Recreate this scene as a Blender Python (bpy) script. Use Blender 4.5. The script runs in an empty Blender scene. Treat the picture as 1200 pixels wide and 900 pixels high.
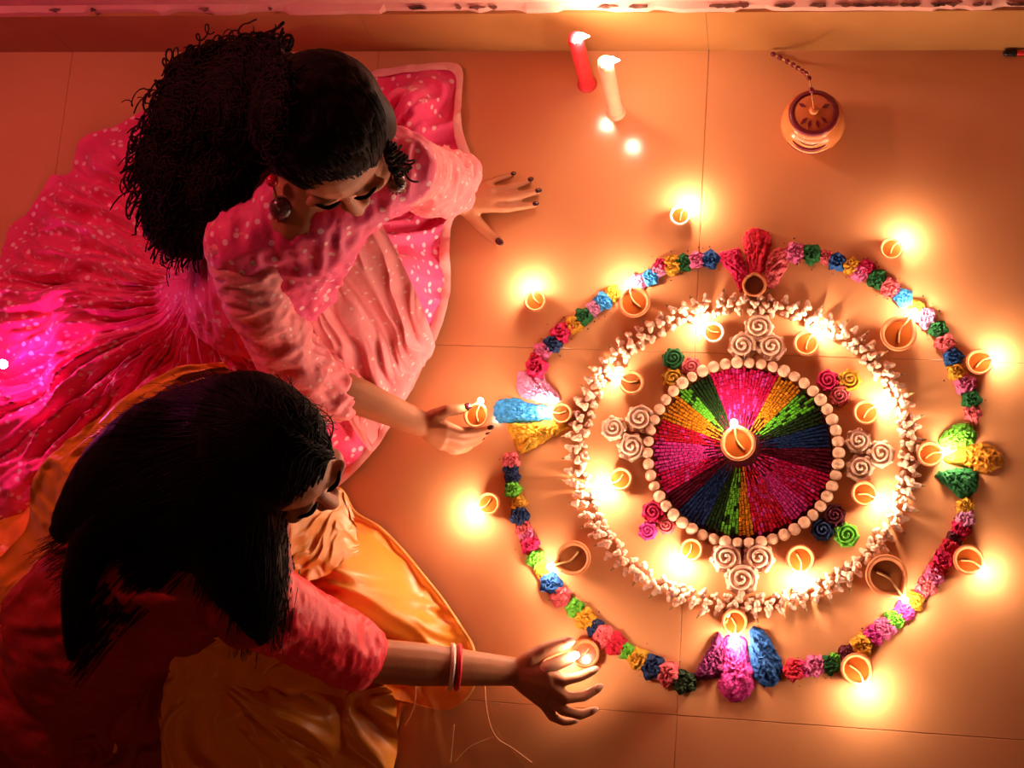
import bpy, math, random
import numpy as np
from mathutils import Vector, Matrix

random.seed(11)
rng = np.random.default_rng(11)
S = bpy.context.scene
COL = S.collection

# ------------------------------------------------------------------ camera
F, W_, H_ = 1800.0, 1200.0, 900.0
NAD = np.array([300.0, 410.0, F])            # straight down, as seen by the camera (right, down, forward)
VPX = np.array([-10300.0, -370.0, F])        # vanishing point of the wall line
CAM_H = 2.6
ez = -NAD / np.linalg.norm(NAD)
ex = -VPX - np.dot(-VPX, ez) * ez
ex = ex / np.linalg.norm(ex)
ey = np.cross(ez, ex)
RW = np.stack([ex, ey, ez])                  # world = RW @ cam(r,d,f)
cam_d = bpy.data.cameras.new('camera')
cam = bpy.data.objects.new('camera', cam_d)
COL.objects.link(cam)
cx_, cy_, cz_ = RW[:, 0], -RW[:, 1], -RW[:, 2]
cam.matrix_world = Matrix(((cx_[0], cy_[0], cz_[0], 0), (cx_[1], cy_[1], cz_[1], 0),
                           (cx_[2], cy_[2], cz_[2], CAM_H), (0, 0, 0, 1)))
cam_d.sensor_width = 36.0
cam_d.lens = 36.0 * F / W_
cam_d.clip_start = 0.05
S.camera = cam


def px(x, y, z=0.0):
    """world point at height z that the photograph shows at pixel x, y"""
    d = RW @ np.array([x - 600.0, y - 450.0, F])
    t = (CAM_H - z) / -d[2]
    return np.array([0, 0, CAM_H]) + t * d


def v3(p):
    return px(*p)


PXM = 1.0 / np.linalg.norm(px(871, 530) - px(870, 530))   # floor pixels per metre

# ------------------------------------------------------------------ world, lights, exposure
wd = bpy.data.worlds.new('night_room')
S.world = wd
wd.use_nodes = True
bgn = wd.node_tree.nodes['Background']
bgn.inputs[0].default_value = (1.0, 0.22, 0.13, 1)
bgn.inputs[1].default_value = 0.022
FLAME_L = 450.0
FLAME_C = (1.0, 0.66, 0.46)


def lamp(name, loc, energy, color, radius):
    l = bpy.data.lights.new(name, 'POINT')
    l.energy = energy
    l.color = color
    l.shadow_soft_size = radius
    o = bpy.data.objects.new(name, l)
    o.location = loc
    COL.objects.link(o)
    return o


lamp('pink_party_lamp', (-1.5, 1.12, 1.25), 22.0, (1.0, 0.24, 0.26), 0.12)
lamp('warm_fill', (-0.9, -1.9, 2.4), 15.0, (1.0, 0.32, 0.11), 0.25)  # unseen warm fill, added to lift the orange satin at lower left
S.view_settings.view_transform = 'Standard'
S.view_settings.look = 'None'
S.view_settings.exposure = 0.0
S.view_settings.gamma = 1.0
S.view_settings.use_curve_mapping = False


# ------------------------------------------------------------------ numpy noise
def _hash(a, b, c):
    h = (a * 374761393 + b * 668265263 + c * 2147483647 + 1013904223) & 0xFFFFFFFF
    h = ((h ^ (h >> 13)) * 1274126177) & 0xFFFFFFFF
    h = h ^ (h >> 16)
    return (h & 0xFFFFFF) / float(0xFFFFFF)


def noise(P):
    """smooth value noise 0..1, P (n,3)"""
    P = np.asarray(P, float)
    i = np.floor(P).astype(np.int64)
    f = P - i
    f = f * f * f * (f * (f * 6 - 15) + 10)
    out = 0
    for dx in (0, 1):
        for dy in (0, 1):
            for dz in (0, 1):
                w = (f[:, 0] if dx else 1 - f[:, 0]) * (f[:, 1] if dy else 1 - f[:, 1]) * (f[:, 2] if dz else 1 - f[:, 2])
                out = out + w * _hash(i[:, 0] + dx, i[:, 1] + dy, i[:, 2] + dz)
    return out


def fbm(P, o=3):
    P = np.asarray(P, float)
    s, a, t = 0, 0.5, 0
    for k in range(o):
        s = s + a * noise(P * (2 ** k) + 17.3 * k)
        t += a
        a *= 0.5
    return s / t


def sstep(a, b, x):
    t = np.clip((x - a) / (b - a), 0, 1)
    return t * t * (3 - 2 * t)


# ------------------------------------------------------------------ materials
def mat(name, col, rough=0.6, col2=None, nscale=30.0, bump=0.0, bscale=60.0, spec=0.4, metal=0.0,
        sheen=0.0, emit=None, estr=0.0, sss=0.0, alpha=None, trans=0.0, coat=0.0):
    m = bpy.data.materials.new(name)
    m.use_nodes = True
    nt = m.node_tree
    b = nt.nodes['Principled BSDF']
    I = b.inputs
    I['Roughness'].default_value = rough
    I['Specular IOR Level'].default_value = spec
    I['Metallic'].default_value = metal
    I['Sheen Weight'].default_value = sheen
    I['Transmission Weight'].default_value = trans
    I['Coat Weight'].default_value = coat
    if sss:
        I['Subsurface Weight'].default_value = sss
        I['Subsurface Radius'].default_value = (0.012, 0.004, 0.002)
        I['Subsurface Scale'].default_value = 1.0
    if alpha is not None:
        I['Alpha'].default_value = alpha
    if emit:
        I['Emission Color'].default_value = (*emit, 1)
        I['Emission Strength'].default_value = estr
    geo = nt.nodes.new('ShaderNodeTexCoord')
    if col2 is None:
        col2 = tuple(c * 0.8 for c in col)
    n = nt.nodes.new('ShaderNodeTexNoise')
    n.inputs['Scale'].default_value = nscale
    n.inputs['Detail'].default_value = 4
    nt.links.new(geo.outputs['Object'], n.inputs['Vector'])
    r = nt.nodes.new('ShaderNodeValToRGB')
    r.color_ramp.elements[0].position = 0.35
    r.color_ramp.elements[1].position = 0.65
    r.color_ramp.elements[0].color = (*col2, 1)
    r.color_ramp.elements[1].color = (*col, 1)
    nt.links.new(n.outputs['Fac'], r.inputs['Fac'])
    nt.links.new(r.outputs['Color'], I['Base Color'])
    if bump:
        n2 = nt.nodes.new('ShaderNodeTexNoise')
        n2.inputs['Scale'].default_value = bscale
        n2.inputs['Detail'].default_value = 5
        nt.links.new(geo.outputs['Object'], n2.inputs['Vector'])
        bp = nt.nodes.new('ShaderNodeBump')
        bp.inputs['Strength'].default_value = bump
        bp.inputs['Distance'].default_value = 0.004
        nt.links.new(n2.outputs['Fac'], bp.inputs['Height'])
        nt.links.new(bp.outputs['Normal'], I['Normal'])
    return m


def emission_mat(name, col, strength):
    m = bpy.data.materials.new(name)
    m.use_nodes = True
    nt = m.node_tree
    nt.nodes.clear()
    e = nt.nodes.new('ShaderNodeEmission')
    e.inputs[0].default_value = (*col, 1)
    e.inputs[1].default_value = strength
    o = nt.nodes.new('ShaderNodeOutputMaterial')
    nt.links.new(e.outputs[0], o.inputs[0])
    return m


def floor_mat():
    m = mat('glossy_beige_tile', (0.72, 0.345, 0.150), 0.22, (0.66, 0.305, 0.128), 3.0, spec=0.4)
    nt = m.node_tree
    b = nt.nodes['Principled BSDF']
    n = nt.nodes.new('ShaderNodeTexNoise')
    n.inputs['Scale'].default_value = 7
    n.inputs['Detail'].default_value = 6
    g = nt.nodes.new('ShaderNodeNewGeometry')
    nt.links.new(g.outputs['Position'], n.inputs['Vector'])
    mr = nt.nodes.new('ShaderNodeMapRange')
    mr.inputs['To Min'].default_value = 0.10
    mr.inputs['To Max'].default_value = 0.24
    nt.links.new(n.outputs['Fac'], mr.inputs['Value'])
    nt.links.new(mr.outputs['Result'], b.inputs['Roughness'])
    return m


def dotted_mat(name, base, base2, dot, scale=55.0, thr=0.30, rough=0.55):
    m = mat(name, base, rough, base2, 9.0, spec=0.35, sheen=0.25, bump=0.25, bscale=120)
    nt = m.node_tree
    b = nt.nodes['Principled BSDF']
    old = b.inputs['Base Color'].links[0].from_socket
    tc = nt.nodes.new('ShaderNodeTexCoord')
    v = nt.nodes.new('ShaderNodeTexVoronoi')
    v.inputs['Scale'].default_value = scale
    v.inputs['Randomness'].default_value = 0.95
    nt.links.new(tc.outputs['Object'], v.inputs['Vector'])
    lt = nt.nodes.new('ShaderNodeMapRange')
    lt.inputs['From Min'].default_value = thr
    lt.inputs['From Max'].default_value = thr * 0.75
    nt.links.new(v.outputs['Distance'], lt.inputs['Value'])
    # only a part of the cells carries a dot
    sp = nt.nodes.new('ShaderNodeSeparateColor')
    nt.links.new(v.outputs['Color'], sp.inputs[0])
    gt = nt.nodes.new('ShaderNodeMath')
    gt.operation = 'GREATER_THAN'
    gt.inputs[1].default_value = 0.35
    nt.links.new(sp.outputs[0], gt.inputs[0])
    mu = nt.nodes.new('ShaderNodeMath')
    mu.operation = 'MULTIPLY'
    nt.links.new(lt.outputs['Result'], mu.inputs[0])
    nt.links.new(gt.outputs[0], mu.inputs[1])
    mx = nt.nodes.new('ShaderNodeMix')
    mx.data_type = 'RGBA'
    nt.links.new(mu.outputs[0], mx.inputs['Factor'])
    nt.links.new(old, mx.inputs['A'])
    mx.inputs['B'].default_value = (*dot, 1)
    nt.links.new(mx.outputs['Result'], b.inputs['Base Color'])
    return m


M = {}
M['floor'] = floor_mat()
M['grout'] = mat('tile_grout', (0.66, 0.32, 0.15), 0.9, (0.55, 0.26, 0.12), 40)
M['skirting'] = mat('skirting_tile', (0.50, 0.24, 0.08), 0.35, (0.42, 0.19, 0.06), 6, spec=0.3)
M['wall'] = mat('pink_plaster', (0.86, 0.46, 0.37), 0.85, (0.78, 0.38, 0.31), 8, bump=0.4, bscale=50)
M['chip'] = mat('bare_plaster_chip', (0.12, 0.06, 0.04), 0.95, (0.3, 0.13, 0.1), 60)
M['clay'] = mat('terracotta', (0.60, 0.22, 0.085), 0.75, (0.48, 0.165, 0.06), 45, bump=0.25, bscale=150, spec=0.25)
M['clay_in'] = mat('oily_terracotta', (0.62, 0.22, 0.07), 0.35, (0.42, 0.13, 0.04), 25, spec=0.5)
M['clay_dark'] = mat('dark_oily_terracotta', (0.28, 0.09, 0.03), 0.3, (0.18, 0.05, 0.02), 25, spec=0.5)
M['oil'] = mat('lamp_oil', (0.33, 0.075, 0.011), 0.2, (0.28, 0.06, 0.008), 20, spec=0.5, coat=0.4)
M['oil_dark'] = mat('dark_lamp_oil', (0.22, 0.07, 0.02), 0.08, (0.15, 0.04, 0.01), 20, spec=0.5, coat=0.4)
M['wick'] = mat('cotton_wick', (0.85, 0.55, 0.22), 0.9, (0.6, 0.35, 0.14), 200)
M['flame'] = emission_mat('flame', FLAME_C, FLAME_L)
M['led'] = emission_mat('pink_led', (1.0, 0.08, 0.48), 420.0)
M['wax_red'] = mat('red_wax', (0.85, 0.05, 0.07), 0.45, (0.75, 0.03, 0.05), 30, sss=0.3)
M['wax_white'] = mat('white_wax', (0.86, 0.58, 0.38), 0.45, (0.82, 0.53, 0.34), 30, sss=0.3)
M['tin'] = mat('pale_cup', (0.86, 0.72, 0.58), 0.3, (0.8, 0.62, 0.48), 60, spec=0.6)
M['cream'] = mat('cream_petal', (0.90, 0.61, 0.45), 0.7, (0.80, 0.49, 0.34), 130, bump=0.3, bscale=200, sss=0.1)
M['cream_bead'] = mat('cream_bead', (0.78, 0.48, 0.31), 0.55, (0.70, 0.40, 0.25), 90, bump=0.3, bscale=250)
M['bud_tip'] = mat('dry_bud_base', (0.40, 0.24, 0.09), 0.8, (0.28, 0.16, 0.06), 120)
RC = {'navy': (0.015, 0.045, 0.16), 'blue': (0.015, 0.11, 0.40), 'sky': (0.05, 0.40, 0.95), 'green': (0.012, 0.16, 0.035),
      'lime': (0.18, 0.72, 0.05), 'yellow': (0.88, 0.47, 0.03), 'orange': (0.85, 0.34, 0.02), 'pink': (0.93, 0.20, 0.47),
      'rose': (0.92, 0.36, 0.66), 'coral': (0.93, 0.17, 0.20), 'red': (0.80, 0.02, 0.06), 'crimson': (0.80, 0.015, 0.13),
      'maroon': (0.14, 0.008, 0.03), 'purple': (0.20, 0.012, 0.11), 'magenta': (0.90, 0.06, 0.42), 'forest': (0.02, 0.055, 0.015)}
for k, c in RC.items():
    M['r_' + k] = mat('crepe_' + k, c, 0.75, tuple(x * 0.55 for x in c), 160, bump=0.5, bscale=300, spec=0.3)
    M['b_' + k] = mat('bead_' + k, c, 0.25, tuple(x * 0.45 for x in c), 260, spec=0.6)
M['skin'] = mat('skin', (0.50, 0.205, 0.095), 0.5, (0.44, 0.17, 0.078), 25, bump=0.1, bscale=250, spec=0.35, sss=0.12)
M['skin2'] = mat('tan_skin', (0.46, 0.19, 0.09), 0.5, (0.41, 0.16, 0.075), 25, bump=0.1, bscale=250, spec=0.35, sss=0.12)
M['hair'] = mat('black_hair', (0.008, 0.005, 0.004), 0.6, (0.005, 0.003, 0.002), 60, spec=0.06)
M['hair_brown'] = mat('dark_brown_hair', (0.016, 0.007, 0.005), 0.6, (0.009, 0.004, 0.003), 60, spec=0.06)
M['lip'] = mat('lips', (0.50, 0.10, 0.08), 0.4)
M['eye'] = mat('eye_white', (0.8, 0.75, 0.7), 0.3)
M['nail'] = mat('dark_nail_polish', (0.05, 0.008, 0.012), 0.2, spec=0.6)
M['nail_pale'] = mat('bare_nail', (0.75, 0.40, 0.28), 0.3, spec=0.5)
M['pink_dress'] = dotted_mat('pink_dotted_cotton', (0.90, 0.065, 0.25), (0.84, 0.045, 0.19), (1.0, 0.55, 0.64), 62, 0.34)
M['pink_top'] = dotted_mat('light_pink_cotton', (0.93, 0.27, 0.30), (0.90, 0.20, 0.23), (1.0, 0.58, 0.56), 70, 0.26)
M['pink_hem'] = mat('pale_pink_hem', (0.97, 0.50, 0.47), 0.6, (0.92, 0.42, 0.4), 60, sheen=0.2)
M['orange'] = mat('orange_satin', (0.95, 0.36, 0.025), 0.36, (0.88, 0.29, 0.018), 7, spec=0.5, sheen=0.15, bump=0.08, bscale=60)
M['orange_hem'] = mat('orange_hem', (0.92, 0.45, 0.10), 0.5)
M['sheer'] = mat('sheer_orange_net', (0.75, 0.26, 0.06), 0.6, alpha=0.22)
M['sheer_hem'] = mat('pale_net_hem', (0.9, 0.5, 0.25), 0.6)
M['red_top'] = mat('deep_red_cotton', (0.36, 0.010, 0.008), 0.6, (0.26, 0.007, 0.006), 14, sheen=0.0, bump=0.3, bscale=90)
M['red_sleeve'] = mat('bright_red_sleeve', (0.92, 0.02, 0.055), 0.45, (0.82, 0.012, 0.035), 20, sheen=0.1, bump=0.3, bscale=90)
M['gold'] = mat('gold', (0.85, 0.45, 0.15), 0.3, metal=0.9)
M['dark_jewel'] = mat('dark_jewel', (0.05, 0.02, 0.03), 0.25, (0.16, 0.06, 0.06), 300, spec=0.7)
M['ruby'] = mat('red_stone', (0.7, 0.02, 0.05), 0.15, spec=0.8)
M['bangle_w'] = mat('pearl_white_bangle', (0.95, 0.72, 0.62), 0.3, spec=0.5)
M['bangle_r'] = mat('red_bangle', (0.78, 0.02, 0.04), 0.3, spec=0.5)
M['pot'] = mat('painted_clay_pot', (0.70, 0.24, 0.075), 0.22, (0.62, 0.19, 0.055), 20, spec=0.4)
M['pot_maroon'] = mat('maroon_paint', (0.20, 0.012, 0.03), 0.4, spec=0.4)
M['pot_cream'] = mat('cream_paint', (0.85, 0.48, 0.20), 0.35, spec=0.5)
M['pen_black'] = mat('black_plastic', (0.015, 0.012, 0.012), 0.3)
M['pen_red'] = mat('red_plastic', (0.75, 0.03, 0.03), 0.3)
M['oil_pot'] = M['clay_dark']


# ------------------------------------------------------------------ mesh helpers
def new_obj(name, verts, faces, m, parent=None, smooth=True, loc=None, mats=None, fmat=None):
    me = bpy.data.meshes.new(name)
    me.from_pydata([tuple(map(float, v)) for v in verts], [], [tuple(map(int, f)) for f in faces])
    for mm in (mats or [m]):
        me.materials.append(mm)
    if fmat is not None:
        me.polygons.foreach_set('material_index', np.asarray(fmat, dtype=np.int32))
    if smooth:
        me.polygons.foreach_set('use_smooth', np.ones(len(me.polygons), dtype=bool))
    me.update()
    return link(name, me, parent, loc)


def link(name, me, parent=None, loc=None):
    o = bpy.data.objects.new(name, me)
    COL.objects.link(o)
    if loc is not None:
        o.location = loc
    if parent is not None:
        o.parent = parent
        if loc is None and parent.get('_world'):
            o.matrix_parent_inverse = Matrix.Translation(parent.location).inverted()
    return o


def thing(name, label, cat, loc, group=None, rz=0.0, scale=1.0, world=False):
    o = bpy.data.objects.new(name, None)
    COL.objects.link(o)
    o.empty_display_size = 0.05
    o.location = loc
    o.rotation_euler = (0, 0, rz)
    o.scale = (scale,) * 3
    tag(o, label, cat, group)
    if world:
        o['_world'] = 1
    return o


def tag(o, label, cat, group=None):
    o['label'] = label
    o['category'] = cat
    if group:
        o['group'] = group
    return o


class MB:
    """collects verts / faces"""

    def __init__(self):
        self.v, self.f, self.n = [], [], 0

    def add(self, v, f):
        v = np.asarray(v, float)
        self.v.append(v)
        self.f += [tuple(i + self.n for i in q) for q in f]
        self.n += len(v)
        return self

    def verts(self):
        return np.concatenate(self.v)

    def obj(self, name, m, parent=None, smooth=True, loc=None):
        return new_obj(name, self.verts(), self.f, m, parent, smooth, loc)


def frame_of(d):
    d = d / (np.linalg.norm(d) + 1e-12)
    a = np.array([0, 0, 1.0]) if abs(d[2]) < 0.9 else np.array([1.0, 0, 0])
    u = np.cross(a, d)
    u /= np.linalg.norm(u)
    return u, np.cross(d, u), d


def tube(pts, rad, seg=10, caps=True):
    """tapering tube along pts (parallel transported), rounded ends when caps"""
    pts = [np.asarray(p, float) for p in pts]
    rad = list(rad) if hasattr(rad, '__len__') else [rad] * len(pts)
    if caps:
        d0 = pts[0] - pts[1]
        d0 = d0 / (np.linalg.norm(d0) + 1e-12)
        d1 = pts[-1] - pts[-2]
        d1 = d1 / (np.linalg.norm(d1) + 1e-12)
        a, b = [], []
        for k in (1.0, 0.92, 0.7, 0.38):
            c = math.sqrt(max(0, 1 - k * k))
            a.append((pts[0] + d0 * rad[0] * k, max(rad[0] * c, rad[0] * 0.06)))
            b.append((pts[-1] + d1 * rad[-1] * k, max(rad[-1] * c, rad[-1] * 0.06)))
        pts = [q[0] for q in a] + pts + [q[0] for q in b[::-1]]
        rad = [q[1] for q in a] + rad + [q[1] for q in b[::-1]]
    n = len(pts)
    V = []
    u = None
    for i in range(n):
        t = pts[min(i + 1, n - 1)] - pts[max(i - 1, 0)]
        t = t / (np.linalg.norm(t) + 1e-12)
        if u is None:
            u, w, _ = frame_of(t)
        else:
            u = u - np.dot(u, t) * t
            u = u / (np.linalg.norm(u) + 1e-12)
            w = np.cross(t, u)
        for k in range(seg):
            an = 2 * math.pi * k / seg
            V.append(pts[i] + rad[i] * (math.cos(an) * u + math.sin(an) * w))
    Fc = []
    for i in range(n - 1):
        for k in range(seg):
            k2 = (k + 1) % seg
            Fc.append((i * seg + k, i * seg + k2, (i + 1) * seg + k2, (i + 1) * seg + k))
    Fc.append(tuple(range(seg))[::-1])
    Fc.append(tuple(range((n - 1) * seg, n * seg)))
    return np.array(V), Fc


def ellipsoid(c, r, R=None, nu=20, nv=14):
    c = np.asarray(c, float)
    r = np.asarray(r if hasattr(r, '__len__') else (r, r, r), float)
    V = [np.array([0, 0, 1.0])]
    for j in range(1, nv):
        th = math.pi * j / nv
        for i in range(nu):
            ph = 2 * math.pi * i / nu
            V.append(np.array([math.sin(th) * math.cos(ph), math.sin(th) * math.sin(ph), math.cos(th)]))
    V.append(np.array([0, 0, -1.0]))
    V = np.array(V) * r
    if R is not None:
        V = V @ np.asarray(R).T
    V = V + c
    Fc = []
    for i in range(nu):
        Fc.append((0, 1 + i, 1 + (i + 1) % nu))
    for j in range(nv - 2):
        for i in range(nu):
            a, b = 1 + j * nu + i, 1 + j * nu + (i + 1) % nu
            Fc.append((a, a + nu, b + nu, b))
    last = len(V) - 1
    for i in range(nu):
        Fc.append((last, 1 + (nv - 2) * nu + (i + 1) % nu, 1 + (nv - 2) * nu + i))
    return V, Fc


def lathe(profile, seg=24, closed=False):
    """profile of (r, z); ends with r == 0 collapse to a point"""
    V, Fc, rings = [], [], []
    for r, z in profile:
        if r < 1e-6:
            rings.append([len(V)])
            V.append((0, 0, z))
        else:
            rings.append(list(range(len(V), len(V) + seg)))
            for k in range(seg):
                a = 2 * math.pi * k / seg
                V.append((r * math.cos(a), r * math.sin(a), z))
    pairs = list(zip(rings[:-1], rings[1:]))
    if closed:
        pairs.append((rings[-1], rings[0]))
    for A, B in pairs:
        for k in range(seg):
            k2 = (k + 1) % seg
            if len(A) == 1 and len(B) > 1:
                Fc.append((A[0], B[k2], B[k]))
            elif len(B) == 1 and len(A) > 1:
                Fc.append((A[k], A[k2], B[0]))
            elif len(A) > 1:
                Fc.append((A[k], A[k2], B[k2], B[k]))
    return np.array(V, float), Fc


def box(x0, x1, y0, y1, z0, z1):
    V = [(x0, y0, z0), (x1, y0, z0), (x1, y1, z0), (x0, y1, z0), (x0, y0, z1), (x1, y0, z1), (x1, y1, z1), (x0, y1, z1)]
    return np.array(V, float), [(3, 2, 1, 0), (4, 5, 6, 7), (0, 1, 5, 4), (1, 2, 6, 5), (2, 3, 7, 6), (3, 0, 4, 7)]


def catmull(P, n, closed=False):
    P = np.asarray(P, float)
    m = len(P)
    seg = m if closed else m - 1
    out = []
    for k in range(n):
        t = k / n * seg if closed else k / (n - 1) * seg
        i = min(int(t), seg - 1)
        u = t - i
        if closed:
            p0, p1, p2, p3 = P[(i - 1) % m], P[i % m], P[(i + 1) % m], P[(i + 2) % m]
        else:
            p0, p1, p2, p3 = P[max(i - 1, 0)], P[i], P[i + 1], P[min(i + 2, m - 1)]
        out.append(0.5 * (2 * p1 + (p2 - p0) * u + (2 * p0 - 5 * p1 + 4 * p2 - p3) * u * u + (3 * p1 - p0 - 3 * p2 + p3) * u ** 3))
    return np.array(out)


def even(P, n, closed=True):
    """resample a polyline evenly by arc length"""
    Q = np.vstack([P, P[:1]]) if closed else P
    d = np.r_[0, np.cumsum(np.linalg.norm(np.diff(Q, axis=0), axis=1))]
    t = np.linspace(0, d[-1], n, endpoint=not closed)
    return np.stack([np.interp(t, d, Q[:, k]) for k in range(Q.shape[1])], 1)


class Blob(MB):
    """closed shapes fused into one continuous skin by a voxel remesh"""

    def cap(self, pts, rad, seg=14, caps=True):
        return self.add(*tube(pts, rad, seg, caps))

    def ell(self, c, r, R=None):
        return self.add(*ellipsoid(c, r, R))

    def build(self, name, m, parent, voxel=0.004, smooth=4, disp=None):
        me = bpy.data.meshes.new(name + '_raw')
        me.from_pydata([tuple(v) for v in self.verts()], [], self.f)
        o = bpy.data.objects.new(name + '_raw', me)
        COL.objects.link(o)
        r = o.modifiers.new('r', 'REMESH')
        r.mode = 'VOXEL'
        r.voxel_size = voxel
        if smooth:
            s = o.modifiers.new('s', 'SMOOTH')
            s.iterations = smooth
            s.factor = 0.5
        dg = bpy.context.evaluated_depsgraph_get()
        out = bpy.data.meshes.new_from_object(o.evaluated_get(dg))
        bpy.data.objects.remove(o)
        out.name = name
        out.materials.clear()
        out.materials.append(m)
        if disp is not None:
            n = len(out.vertices)
            co = np.empty(n * 3)
            no = np.empty(n * 3)
            out.vertices.foreach_get('co', co)
            out.vertices.foreach_get('normal', no)
            co = co.reshape(-1, 3)
            no = no.reshape(-1, 3)
            co = co + no * disp(co)[:, None]
            out.vertices.foreach_set('co', co.ravel())
        out.polygons.foreach_set('use_smooth', np.ones(len(out.polygons), dtype=bool))
        out.update()
        return link(name, out, parent)


def grid_faces(nu, nv, wrap_u):
    f = []
    for j in range(nv - 1):
        for i in range(nu if wrap_u else nu - 1):
            i2 = (i + 1) % nu
            f.append((j * nu + i, j * nu + i2, (j + 1) * nu + i2, (j + 1) * nu + i))
    return f


def cloth_field(name, outline, centre, zfun, m, parent, nu=420, nv=90, hem=None):
    """spread cloth: star-shaped outline on the floor, height zfun(xy, u, v)"""
    B = even(catmull(np.array([px(x, y)[:2] for x, y in outline]), 600, True), nu)
    C = px(*centre)[:2]
    vv = (np.arange(nv) / (nv - 1)) ** 0.8
    XY = C[None, None] + (B[None] - C[None, None]) * vv[:, None, None]
    U = np.broadcast_to(np.arange(nu)[None] / nu, (nv, nu)).ravel()
    V = np.broadcast_to(vv[:, None], (nv, nu)).ravel()
    XY = XY.reshape(-1, 2)
    Z = zfun(XY, U, V)
    P = np.c_[XY, Z]
    fc = grid_faces(nu, nv, True)
    ang = None
    # upward normals
    a, b, c = P[fc[5 * nu][0]], P[fc[5 * nu][1]], P[fc[5 * nu][2]]
    if np.cross(b - a, c - a)[2] < 0:
        fc = [q[::-1] for q in fc]
    o = new_obj(name, P, fc, m, parent)
    if hem:
        E = P.reshape(nv, nu, 3)[-1]
        I = P.reshape(nv, nu, 3)[-2]
        hm = MB()
        ring = np.vstack([E, E[:1]]) + np.array([0, 0, 0.002])
        inn = np.vstack([I, I[:1]])
        dirv = inn - ring
        dirv[:, 2] = 0
        dirv /= np.linalg.norm(dirv, axis=1)[:, None] + 1e-9
        w = hem[1]
        Q = np.concatenate([ring - dirv * 0.001, ring + dirv * w * 0.5 + [0, 0, 0.004], ring + dirv * w + [0, 0, 0.003]])
        n = len(ring)
        q = []
        for k in range(2):
            for i in range(n - 1):
                if ring[i, 0] < hem[2]:
                    continue
                q.append((k * n + i, k * n + i + 1, (k + 1) * n + i + 1, (k + 1) * n + i))
        new_obj('hem', Q, q, hem[0], parent)
    return o


def seg_mound(XY, a, b, w, ha, hb):
    """smooth ridge from a to b (xy), half width w, heights ha..hb"""
    a, b = np.asarray(a)[:2], np.asarray(b)[:2]
    d = b - a
    t = np.clip(((XY - a) @ d) / (d @ d + 1e-12), 0, 1)
    q = a + t[:, None] * d
    r = np.linalg.norm(XY - q, axis=1) / w
    return (ha + (hb - ha) * t) / (1 + r ** 2) ** 1.6


def smax(L, k=30.0):
    A = np.stack(L)
    return np.log(np.exp(np.clip(A * k, -50, 50)).sum(0)) / k - math.log(len(L)) / k


def ribbon(name, A, B, m, parent, nu=160, nv=40, amp=0.012, freq=5, seed=0, along=2.0):
    """cloth lofted between two edges given as (px, py, z)"""
    a = catmull([v3(p) for p in A], nu)
    b = catmull([v3(p) for p in B], nu)
    s = np.linspace(0, 1, nv)
    P = a[None] * (1 - s)[:, None, None] + b[None] * s[:, None, None]
    U = np.broadcast_to(np.linspace(0, 1, nu)[None], (nv, nu)).ravel()
    V = np.broadcast_to(s[:, None], (nv, nu)).ravel()
    q = fbm(np.c_[U * along + seed, V * freq + fbm(np.c_[U * 3, V * 2, U * 0 + seed]) * 2.0, U * 0 + seed * 3.1], 3)
    P = P.reshape(-1, 3)
    P[:, 2] += (np.abs(q - 0.5) * -2 + 0.4) * amp * 2
    P[:, 2] = np.maximum(P[:, 2], 0.004)
    fc = grid_faces(nu, nv, False)
    x = P[fc[100]]if False else None
    a0, b0, c0 = P[fc[100][0]], P[fc[100][1]], P[fc[100][2]]
    if np.cross(b0 - a0, c0 - a0)[2] < 0:
        fc = [k[::-1] for k in fc]
    return new_obj(name, P, fc, m, parent)


def structure(o):
    o['kind'] = 'structure'
    return o


# ------------------------------------------------------------------ the setting: floor, skirting, wall
wall_y = px(600, 60)[1]
gx = px(797, 760)[0]
gy0, gy1 = px(640, 408)[1], px(900, 846)[1]
tile = gy0 - gy1
fx0, fx1, fy0, fy1 = gx - 4 * tile, gx + 3 * tile, gy1 - 3 * tile, wall_y
flr = structure(new_obj('floor', *box(fx0, fx1, fy0, fy1, -0.05, -0.0015), M['grout'], smooth=False))
g = 0.0005
for i in range(-4, 3):
    for j in range(-3, 4):
        x0, x1 = gx + i * tile + g, gx + (i + 1) * tile - g
        y0, y1 = gy1 + j * tile + g, min(gy1 + (j + 1) * tile - g, wall_y + 0.02)
        if y1 - y0 < 0.01:
            continue
        b = 0.0006
        V = [(x0, y0, -0.004), (x1, y0, -0.004), (x1, y1, -0.004), (x0, y1, -0.004),
             (x0, y0, -b), (x1, y0, -b), (x1, y1, -b), (x0, y1, -b),
             (x0 + b, y0 + b, 0), (x1 - b, y0 + b, 0), (x1 - b, y1 - b, 0), (x0 + b, y1 - b, 0)]
        Fq = [(3, 2, 1, 0), (8, 9, 10, 11)]
        for k in range(4):
            k2 = (k + 1) % 4
            Fq += [(k, k2, 4 + k2, 4 + k), (4 + k, 4 + k2, 8 + k2, 8 + k)]
        new_obj('tile', V, Fq, M['floor'], flr, smooth=False)


def z_on_wall(y_pix, yw):
    """height on the vertical plane y = yw that shows at image row y_pix"""
    d = RW @ np.array([0.0, y_pix - 450.0, F])
    return CAM_H + d[2] * yw / d[1]


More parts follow.
